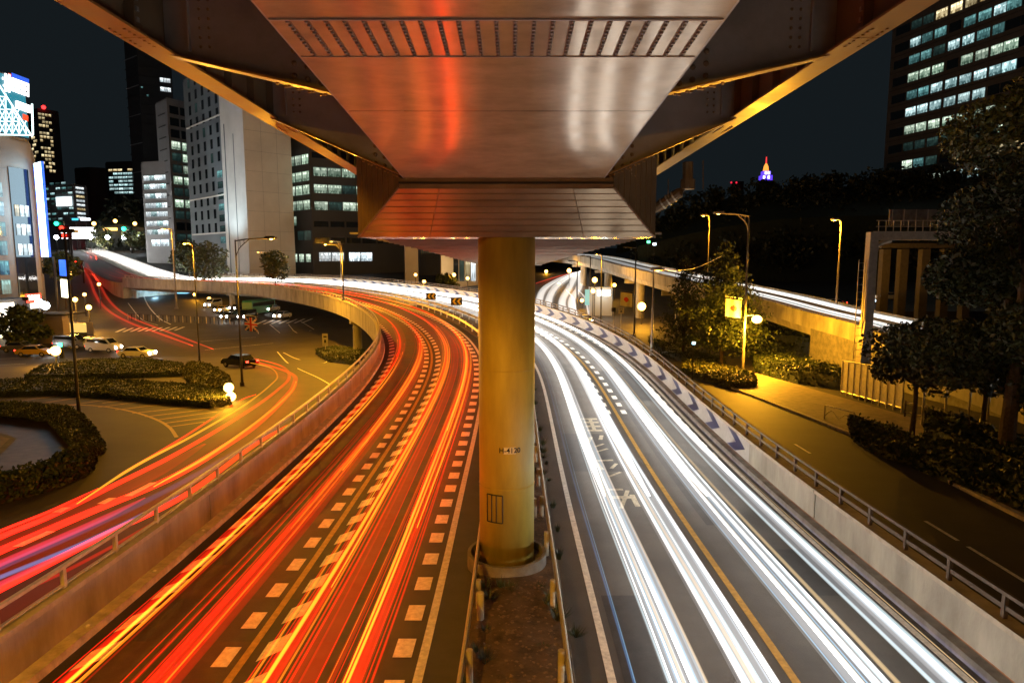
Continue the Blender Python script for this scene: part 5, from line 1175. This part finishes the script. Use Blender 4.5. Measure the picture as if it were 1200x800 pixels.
# left building with the glowing roof sign
t = Bld('sign_building', 'tiled building at the left edge with a glowing blue roof sign', (-70, 118), (46.5, 140), (50, 160), 168, wm_tile)
lb = t; w0 = t.face(0)[3]
xa, xb = t.frac(0, 18), t.frac(0, 41); zd = pt(41, 200, 140).z
t.win(0, xa, t.zb + 4, xb - xa - .1, zd - t.zb - 4, glass_dk, 'glass_bay', .1)
for r, y in enumerate((254, 276, 299)):
    for c in range(3): t.win(0, xa + .6 + c * (xb - xa - 1.2) / 3, pt(30, y, 137).z, (xb - xa - 1.6) / 3.3, 2.2, W_WA if (r == 0 and c == 0) else W_WH, 'window', .2)
for r, y in enumerate((208, 231, 253, 277, 299, 322, 344)):
    if r: t.win(0, t.frac(0, -2), pt(4, y, 132).z, t.frac(0, 9) - t.frac(0, -2), 2.7, W_TE if r > 2 else W_CO)
    t.win(0, t.frac(0, -22), pt(4, y, 132).z, t.frac(0, -8) - t.frac(0, -22), 2.7, W_TE)
for k in range(11): t.win(0, .1, t.zt - 2.2 - k * 3.6, xa - .3, .05, wm_grey, 'tile_joint', .003)
A, u, n, w_ = t.face(0); u3 = Vector((u.x, u.y, 0)); n3 = Vector((n.x, n.y, 0)); A3 = Vector((A.x, A.y, 0))
def onface(x, z, d=0): return A3 + u3 * x + n3 * d + Vector((0, 0, z))
# roof sign
zs0, zs1 = pt(41, 164, 140).z, pt(36, 93, 140).z
sb = mat('sign_frame', (.05, .06, .07), .5); teal = emit('sign_teal', (0, .30, .42), .8); truss = emit('sign_white_tube', (.75, 1, 1), 3.); sw = emit('sign_white', (1, 1, 1), 4.); sblue = emit('sign_blue', (.02, .12, .8), 1.2); sred = emit('sign_red', (1, .07, .02), 1.5)
sx = .0; rs = empty('roof_sign', onface(w0 / 2, zs0 - .5), 'glowing blue and white rooftop sign with a lattice of light tubes', 'sign')
b = MB(); b.obox(onface(0, zs0, -.62), u3 * (w0 - .02), n3 * .6, Vector((0, 0, zs1 - zs0)), sb); world_child(b.build('frame'), rs)
b = MB(); b.obox(onface(.2, zs0 + .3, -.015), u3 * (w0 - .4), n3 * .04, Vector((0, 0, zs1 - zs0 - .6)), teal); world_child(b.build('sign_face'), rs)
X = lambda px, py: t.frac(0, px, py); Z = lambda px, py: pt(px, py, (A + u * X(px, py)).y).z
b = MB()
def tb(p, q, r=.1): b.tube([onface(X(*p), Z(*p), .1), onface(X(*q), Z(*q), .1)], r, truss, 6)
tri = [(-30, 92), (-14, 94)]
for px in range(-50, 40, 8):
    yd = lambda x: 100 + max(0, x) * 1.65 if x > -4 else 100
    tb((px, min(156, yd(px))), (px, 158))
    for y in (113, 128, 142):
        if yd(px + 4) < y: tb((px, y), (min(38, px + 8), y + .8), .08)
        if yd(px + 6) < y + 6: tb((px, y), (min(38, px + 8), y + 15), .07); tb((px, y + 15), (min(38, px + 8), y), .07)
tb((-4, 96), (37, 160), .13); tb((-50, 157), (38, 158.5), .13); tb((37, 122), (38, 158), .16)
world_child(b.build('tube_lattice'), rs)
b = MB()   # overexposed lettering: a cross shaped first character, then a block of letters
def quad(pts, m, d=-.12): b.hexa([onface(X(*p), Z(*p), d + .3) for p in pts] + [onface(X(*p), Z(*p), d + .4) for p in pts], m)
def letter(nm='sign_letter'):
    global b
    if b.v: world_child(b.build(nm), rs)
    b = MB()
for px, a, c in ((4.5, 86, 107), (8.4, 87, 108)): quad([(px, c), (px + 2, c + .8), (px + 2, a + .8), (px, a)], sw)
quad([(1.5, 93), (10.5, 96), (10.5, 93.5), (1.5, 90.5)], sw); quad([(2.5, 101), (10.5, 104), (10.5, 102), (2.5, 99)], sw)
for i in range(3):
    letter()
    x0 = 12.5 + i * 7; y0 = 91 + i * 2.6; h_ = 15.5
    quad([(x0, y0 + h_), (x0 + 1.8, y0 + h_ + .7), (x0 + 1.8, y0 + .7), (x0, y0)], sw); quad([(x0 + 4.4, y0 + h_ + 1.6), (x0 + 6, y0 + h_ + 2.2), (x0 + 6, y0 + 2.2), (x0 + 4.4, y0 + 1.6)], sw)
    for k in (0, 5.5, 11.5): quad([(x0, y0 + k + 3.6), (x0 + 6, y0 + k + 5.8), (x0 + 6, y0 + k + 2.2), (x0, y0 + k)], sw)
for i in range(4): letter(); x0 = 17.5 + i * 4.4; y0 = 118 + i * 1.6; quad([(x0, y0 + 9), (x0 + 3.9, y0 + 10), (x0 + 3.9, y0 + 1.2), (x0, y0)], sw)
letter()
quad([(13, 92), (33, 99), (33, 93), (13, 85.5)], sblue, -.22); letter('coloured_panel'); quad([(26, 140), (32, 142.5), (32, 136), (26, 133.5)], sred, -.2); letter('coloured_panel'); quad([(9, 92), (12, 93), (12, 87), (9, 86)], sred, -.2); world_child(b.build('coloured_panel'), rs)
# upright glowing blade sign
ca, cb_ = pt(42, 192, 139.), pt(50, 192, 136.); zt_, zb_ = pt(44, 192, 139).z, pt(52, 301, 139).z
rs = empty('blade_sign', (ca.x, ca.y, zb_), 'tall blue white blade sign glowing on the corner of the sign building', 'sign')
d = (cb_ - ca); d.z = 0; nn = Vector((d.y, -d.x, 0)).normalized() * .35
blade = emit('blade_white', (.6, .85, 1), 6.); bblue = emit('blade_blue', (.02, .15, 1), 1.6)
b = MB(); b.obox((ca.x, ca.y, zb_), d, nn, (0, 0, zt_ - zb_), blade); world_child(b.build('light_box'), rs)
b = MB(); b.obox((ca.x - d.x * .12, ca.y - d.y * .12, zb_), d * .1, nn * 1.0, (0, 0, zt_ - zb_), bblue); b.obox((ca.x + d.x * 1.03, ca.y + d.y * 1.03, zb_), d * .1, nn, (0, 0, zt_ - zb_), bblue); world_child(b.build('edge_light'), rs)
b = MB(); z1_ = pt(54, 323, 139).z; b.obox((ca.x + d.x, ca.y, z1_), d * .9, nn, (0, 0, 3.2), bblue); world_child(b.build('blue_panel'), rs)
b = MB(); z1_ = pt(54, 348, 139).z; b.obox((ca.x + d.x, ca.y, z1_), d * .8, nn, (0, 0, 3.6), emit('panel_warm', (1, .9, .6), 4)); world_child(b.build('warm_panel'), rs)
b = MB(); b.tube([(ca.x + d.x * .5, ca.y + .4, zg(139) - .3), (ca.x + d.x * .5, ca.y + .4, zb_)], .25, pole_dk, 8); world_child(b.build('mast'), rs)
light('sign_glow', (ca.x + 1.5, ca.y - 5, (zt_ + zb_) / 2), 700, (.5, .75, 1), 2., rs)
# shop fronts at street level
b_ = Bld('shopfront_row', 'low row of lit shop fronts under the sign building', (-70, 108), (44, 128), (48, 134), 352, wm_dk)
w0 = b_.face(0)[3]; shop_w = emit('shop_white', (1, .9, .7), 3.5); shop_r = emit('shop_red', (1, .05, .02), 2.2)
for a, c, y0, y1, m, nm in ((-8, 9, 371, 352, shop_w, 'shop_sign'), (24, 42, 354, 344, shop_r, 'red_sign'), (29, 41, 361, 355, shop_w, 'shop_sign'), (-6, 12, 394, 376, shop_w, 'shop_window'), (14, 24, 380, 368, W_WA, 'shop_window')):
    x = b_.frac(0, a); z = pt(30, y0, 126).z; b_.win(0, x, z, b_.frac(0, c) - x, pt(30, y1, 126).z - z, m, nm, .3)
x = b_.frac(0, 25); z = pt(30, 352, 126).z
for k in range(4): b_.win(0, x + k * .62 * (b_.frac(0, 41) - x) / 2.6 + .2, z + .1, .42, pt(30, 346, 126).z - z, shop_w, 'sign_letter', .42)
for px, py in ((46, 355), (53, 358)): beacon(px, py, 122, .7, 'dazzling white shop lamp, %s of the pair by the warm panel' % ('left' if px < 50 else 'right'), 900, col=(1, .95, .85), gm=lamp_white)
t = Bld('kiosk', 'plain pale kiosk with a flat dark roof behind the waiting cars', (34, 105), (67, 103), (75, 108), 376, wm_tan)
b = MB(); b.box((t.C.x - 2.2, t.C.y + 2, t.zt + .95), (6.4, 5, .3), wm_dk, 0); world_child(b.build('roof'), t.root)
t = Bld('low_wall_building', 'yellow lit low wall right of the kiosk', (76, 118), (77, 118), (103, 116), 381, wm_tan)
for px, py, Y, wd, ht, col, st, lab in ((4, 384, 112, 2.2, 3.4, (1, .85, .5), 4, 'tall warm lit shop window at the left edge'), (14, 388, 112, 1.6, 2.6, (1, .95, .8), 4, 'second lit shop window from the left edge'), (20, 371, 116, 1.2, 1.2, (.5, 1, .7), 2, 'small green lit sign above the shop windows'), (36, 371, 116, 3.2, .5, (1, .8, .4), 3, 'low warm light strip under the red sign'), (88, 384, 112, 3.6, 1.5, (1, .62, .15), 1.0, 'amber lit hoarding right of the kiosk'), (70, 404, 88, .5, .5, (.1, 1, .5), 4, 'small green signal above the queue of cars')):
    c = pt(px, py, Y); root = empty('light_sign', (c.x, c.y, zg(Y)), lab, 'sign'); b = MB(); b.box(c, (wd, .25, ht), emit('shoplight_%d' % px, col, st)); world_child(b.build('panel'), root)
    b = MB(); b.box((c.x, c.y + .3, (zg(Y) + c.z + ht / 2) / 2), (wd * .9, .3, c.z + ht / 2 - zg(Y)), wm_dk); world_child(b.build('backing'), root)
# clock tower far right
DT = 620; c0 = pt(893, 300, DT); root = empty('spire_tower', (c0.x, c0.y, zg(DT)), 'far stepped spire tower lit violet below and orange at its tip', 'tower')
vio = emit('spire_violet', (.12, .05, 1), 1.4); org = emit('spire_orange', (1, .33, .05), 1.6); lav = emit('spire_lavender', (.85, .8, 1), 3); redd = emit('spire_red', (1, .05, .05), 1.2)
z_ = lambda y: pt(893, y, DT).z
b = MB(); b.box((c0.x, c0.y, (zg(DT) + z_(212)) / 2), (11, 11, z_(212) - zg(DT)), wm_dk); world_child(b.build('shaft'), root)
for y0, y1, wd, m, nm in ((212, 206, 9, vio, 'lower_tier'), (206, 201, 6.5, vio, 'upper_tier')):
    b = MB(); b.box((c0.x, c0.y, (z_(y0) + z_(y1)) / 2), (wd, wd, z_(y1) - z_(y0) - .02), m); world_child(b.build(nm), root)
b = MB()
for x, y in ((-3, 208.5), (1, 208.5), (-1.6, 203.5), (1, 203.5)): b.box((c0.x + x, c0.y - 4.8, z_(y)), (1.7, .6, 2.4), lav)
world_child(b.build('lit_opening'), root)
b = MB(); b.tube([(c0.x, c0.y, z_(201)), (c0.x, c0.y, z_(195)), (c0.x, c0.y, z_(191.5))], [2.6, 1.9, .6], org, 10); world_child(b.build('crown_tier'), root)
b = MB(); b.tube([(c0.x, c0.y, z_(191.5)), (c0.x, c0.y, z_(184))], [.7, .5], redd, 8); world_child(b.build('mast'), root)
for px, py, lab in ((857, 214, 'upper left'), (863, 214, 'upper right'), (857, 222, 'lower left'), (868, 221, 'lower right')):
    pass
c1 = pt(861, 300, 600); root = empty('lattice_mast', (c1.x, c1.y, zg(600)), 'faint far mast block with small red warning lights above the wood', 'mast')
b = MB(); b.box((c1.x, c1.y, (zg(600) + pt(861, 213, 600).z) / 2), (8, 8, pt(861, 213, 600).z - zg(600)), mat('mast_dark', (.01, .012, .013), .8)); world_child(b.build('block'), root)
rl = emit('warning_red', (.8, .02, .05), 1.2)
for px, py in ((857, 214), (863, 214), (857, 222), (866, 221)): q = pt(px, py, 594); b = MB(); b.sphere(q, .9, rl, 8); world_child(b.build('warning_light'), root)
# lights under the overpass and at the top of the hill road
root = empty('entrance_canopy', pt(178, 350, 175), 'blue white glowing canopy and sign beneath the overpass', 'canopy')
cy_ = emit('canopy_cyan', (.25, .7, 1), 1.6); 
p = pt(178, 352, 175); b = MB(); b.box((p.x, p.y, p.z), (2.6, .5, 5.6), emit('canopy_sign', (.6, .9, 1), 6)); world_child(b.build('sign_box'), root)
p = pt(190, 343, 178); b = MB(); b.box((p.x, p.y, p.z), (14, 3, .25), cy_); world_child(b.build('canopy_light'), root)
p = pt(185, 365, 180); b = MB(); b.box((p.x, p.y, p.z - 2), (32, .3, 9), mat('canopy_glass', (.05, .1, .14), .2)); world_child(b.build('glass_screen'), root)
light('canopy_glow', pt(182, 350, 170), 5000, (.4, .75, 1), 1., root)
root = empty('railing', at(160, 376), 'dark railing and posts along the kerb under the overpass', 'railing')
for k in range(28):
    P = at(150 + k * 4.6, 375 + .2 * k - .0 * k); b = MB(); b.cyl(P, .09, 1.3, pole_dk if k % 2 else coping_m, 8); world_child(b.build('post'), root)
b = MB(); b.tube([at(150 + k * 4.6, 375 + .2 * k) + Vector((0, 0, 1.25)) for k in range(28)], .06, pole_dk, 6); world_child(b.build('rail'), root)
for px, py, Y, wd, ht, col, st, lab in ((92, 273, 345, 17, 5.5, (.95, .97, 1), 5, 'dazzling white overhead sign at the top of the hill road'), (129, 268.5, 350, 7, 1.4, (1, .55, .12), 4, 'long orange lit sign above the white streaks'), (100, 257, 360, 5, 1.2, (.9, .95, 1), 3, 'small white lit strip above the overhead sign'), (88, 257, 360, 3, 1, (.05, .5, .8), 2, 'small cyan lit strip at the hill top'), (178, 266, 300, 4, 1.3, (1, .2, .05), 3, 'orange red sign by the lit office'), (138, 352, 186, 2.2, 2.2, (.9, .95, 1), 6, 'white lit panel at the end of the overpass')):
    c = pt(px, py, Y); root = empty('light_sign', (c.x, c.y, zg(Y) - .3), lab, 'sign'); b = MB(); b.box(c, (wd, .6, ht), emit('light_' + str(px), col, st)); world_child(b.build('panel'), root)
    b = MB(); b.tube([(c.x, c.y + .5, zg(Y) - .3), (c.x, c.y + .5, c.z)], .2, pole_dk, 6); world_child(b.build('mast'), root)
for px, py, Y, col, lab in ((72, 267, 250, 'red', 'red traffic light above the black lamp post'), (66, 262, 320, 'green', 'green traffic light left of the hill road'), (145, 268, 330, 'green', 'green traffic light right of the orange lit sign'), (75, 276, 240, 'red', 'lower red traffic light beside the hill road'), (89, 308, 200, 'red', 'red traffic light beside the red streaks')):
    c = pt(px, py, Y); root = empty('traffic_light', (c.x, c.y, zg(Y)), lab, 'traffic light'); r = Y * .0026
    b = MB(); b.box((c.x, c.y + r * 1.2, c.z), (r * 7, r, r * 2.6), pole_dk); world_child(b.build('housing'), root); b = MB(); b.sphere(c, r * 1.1, emit('signal_' + col, (1, .02, .01) if col == 'red' else (.02, 1, .45), 9), 10); world_child(b.build('lens'), root)
    b = MB(); b.cyl((c.x + r * 3, c.y + r * 1.2, zg(Y)), r * .5, c.z - zg(Y), pole_dk, 8); world_child(b.build('pole'), root)
# kiosk and shops at right below the raised expressway
p = pt(705, 345, 140); root = empty('lit_kiosk', (p.x, p.y, zg(140)), 'bright white lit kiosk below the raised expressway', 'kiosk')
b = MB(); b.box((p.x, p.y + 2, (zg(140) + p.z + 1.5) / 2), (4.6, 3, p.z + 1.5 - zg(140)), wm_grey); world_child(b.build('wall'), root)
b = MB(); b.box((p.x + .5, p.y + .4, p.z + .3), (2.6, .2, 1.2), emit('kiosk_white', (.95, 1, .95), 5)); world_child(b.build('light_panel'), root)
b = MB(); b.box((p.x - 2.9, p.y + .4, p.z - .6), (.9, .3, 3.2), emit('kiosk_teal', (.3, .8, .7), .7)); world_child(b.build('machine'), root); light('kiosk_glow', (p.x, p.y - 2, p.z), 500, (.9, 1, .9), .5, root)
for px, py, col, lab in ((760, 283.5, (.1, .8, .3), 'small green light on the dark slope right of the pier cap'), (767, 286, (.75, .9, 1), 'small white light on the dark slope right of the pier cap'), (813, 402, (.5, .9, 1), 'small cyan lamp among the shrubs left of the conifer'), (1028, 352, (.6, .8, 1), 'pair of pale blue lit shop panels beyond the gantry post')):
    Y = 195 if py < 300 else 62 if px < 900 else 125; c = pt(px, py, Y); root = empty('small_light', (c.x, c.y, zg(Y)), lab, 'lamp'); b = MB(); r = .0022 * Y; b.box(c, (r * 2, r, r * 1.6), emit('dot_%d' % px, col, 5)); world_child(b.build('lamp_face'), root)
    b = MB(); b.cyl((c.x, c.y + r, zg(Y)), .06, c.z - zg(Y), pole_dk, 6); world_child(b.build('post'), root)
# fill floodlights with no visible source, added to wash the pale buildings
def fill_flood(px, py, Y, aim, power, col, label, spot=1.2):
    c = pt(px, py, Y); c.z = max(c.z, zg(Y) + .6); root = empty('fill_floodlight', c, label, 'fill_floodlight'); b = MB(); b.box(c, (.7, .4, .5), pole_dk); b.tube([(c.x, c.y, zg(Y) - .2), c], .06, pole_dk, 6); world_child(b.build('housing'), root)
    light('fill_beam', c + Vector((0, .3, .4)), power, col, .3, root, spot, aim)
fl = slab.face(0); mid = (slab.L + slab.C) / 2
fill_flood(215, 322, 208, (mid.x, mid.y, 45), 36000, (.62, .85, 1), 'floodlight added at the foot of the bright side of the white slab', 1.3)
fill_flood(330, 322, 165, ((slab.C.x + slab.R.x) / 2, 222, 34), 4500, (1, .93, .8), 'floodlight added to face the broad side of the white slab', 1.7)
fill_flood(215, 322, 215, (pt(245, 300, 240).x, 240, 35), 2600, (.7, .88, 1), 'floodlight added in front of the pale windowed building', 1.7)
fill_flood(30, 350, 100, (lb.C.x - 6, 134, 14), 900, (1, .9, .75), 'floodlight added on the shop roof below the sign building', 1.8)
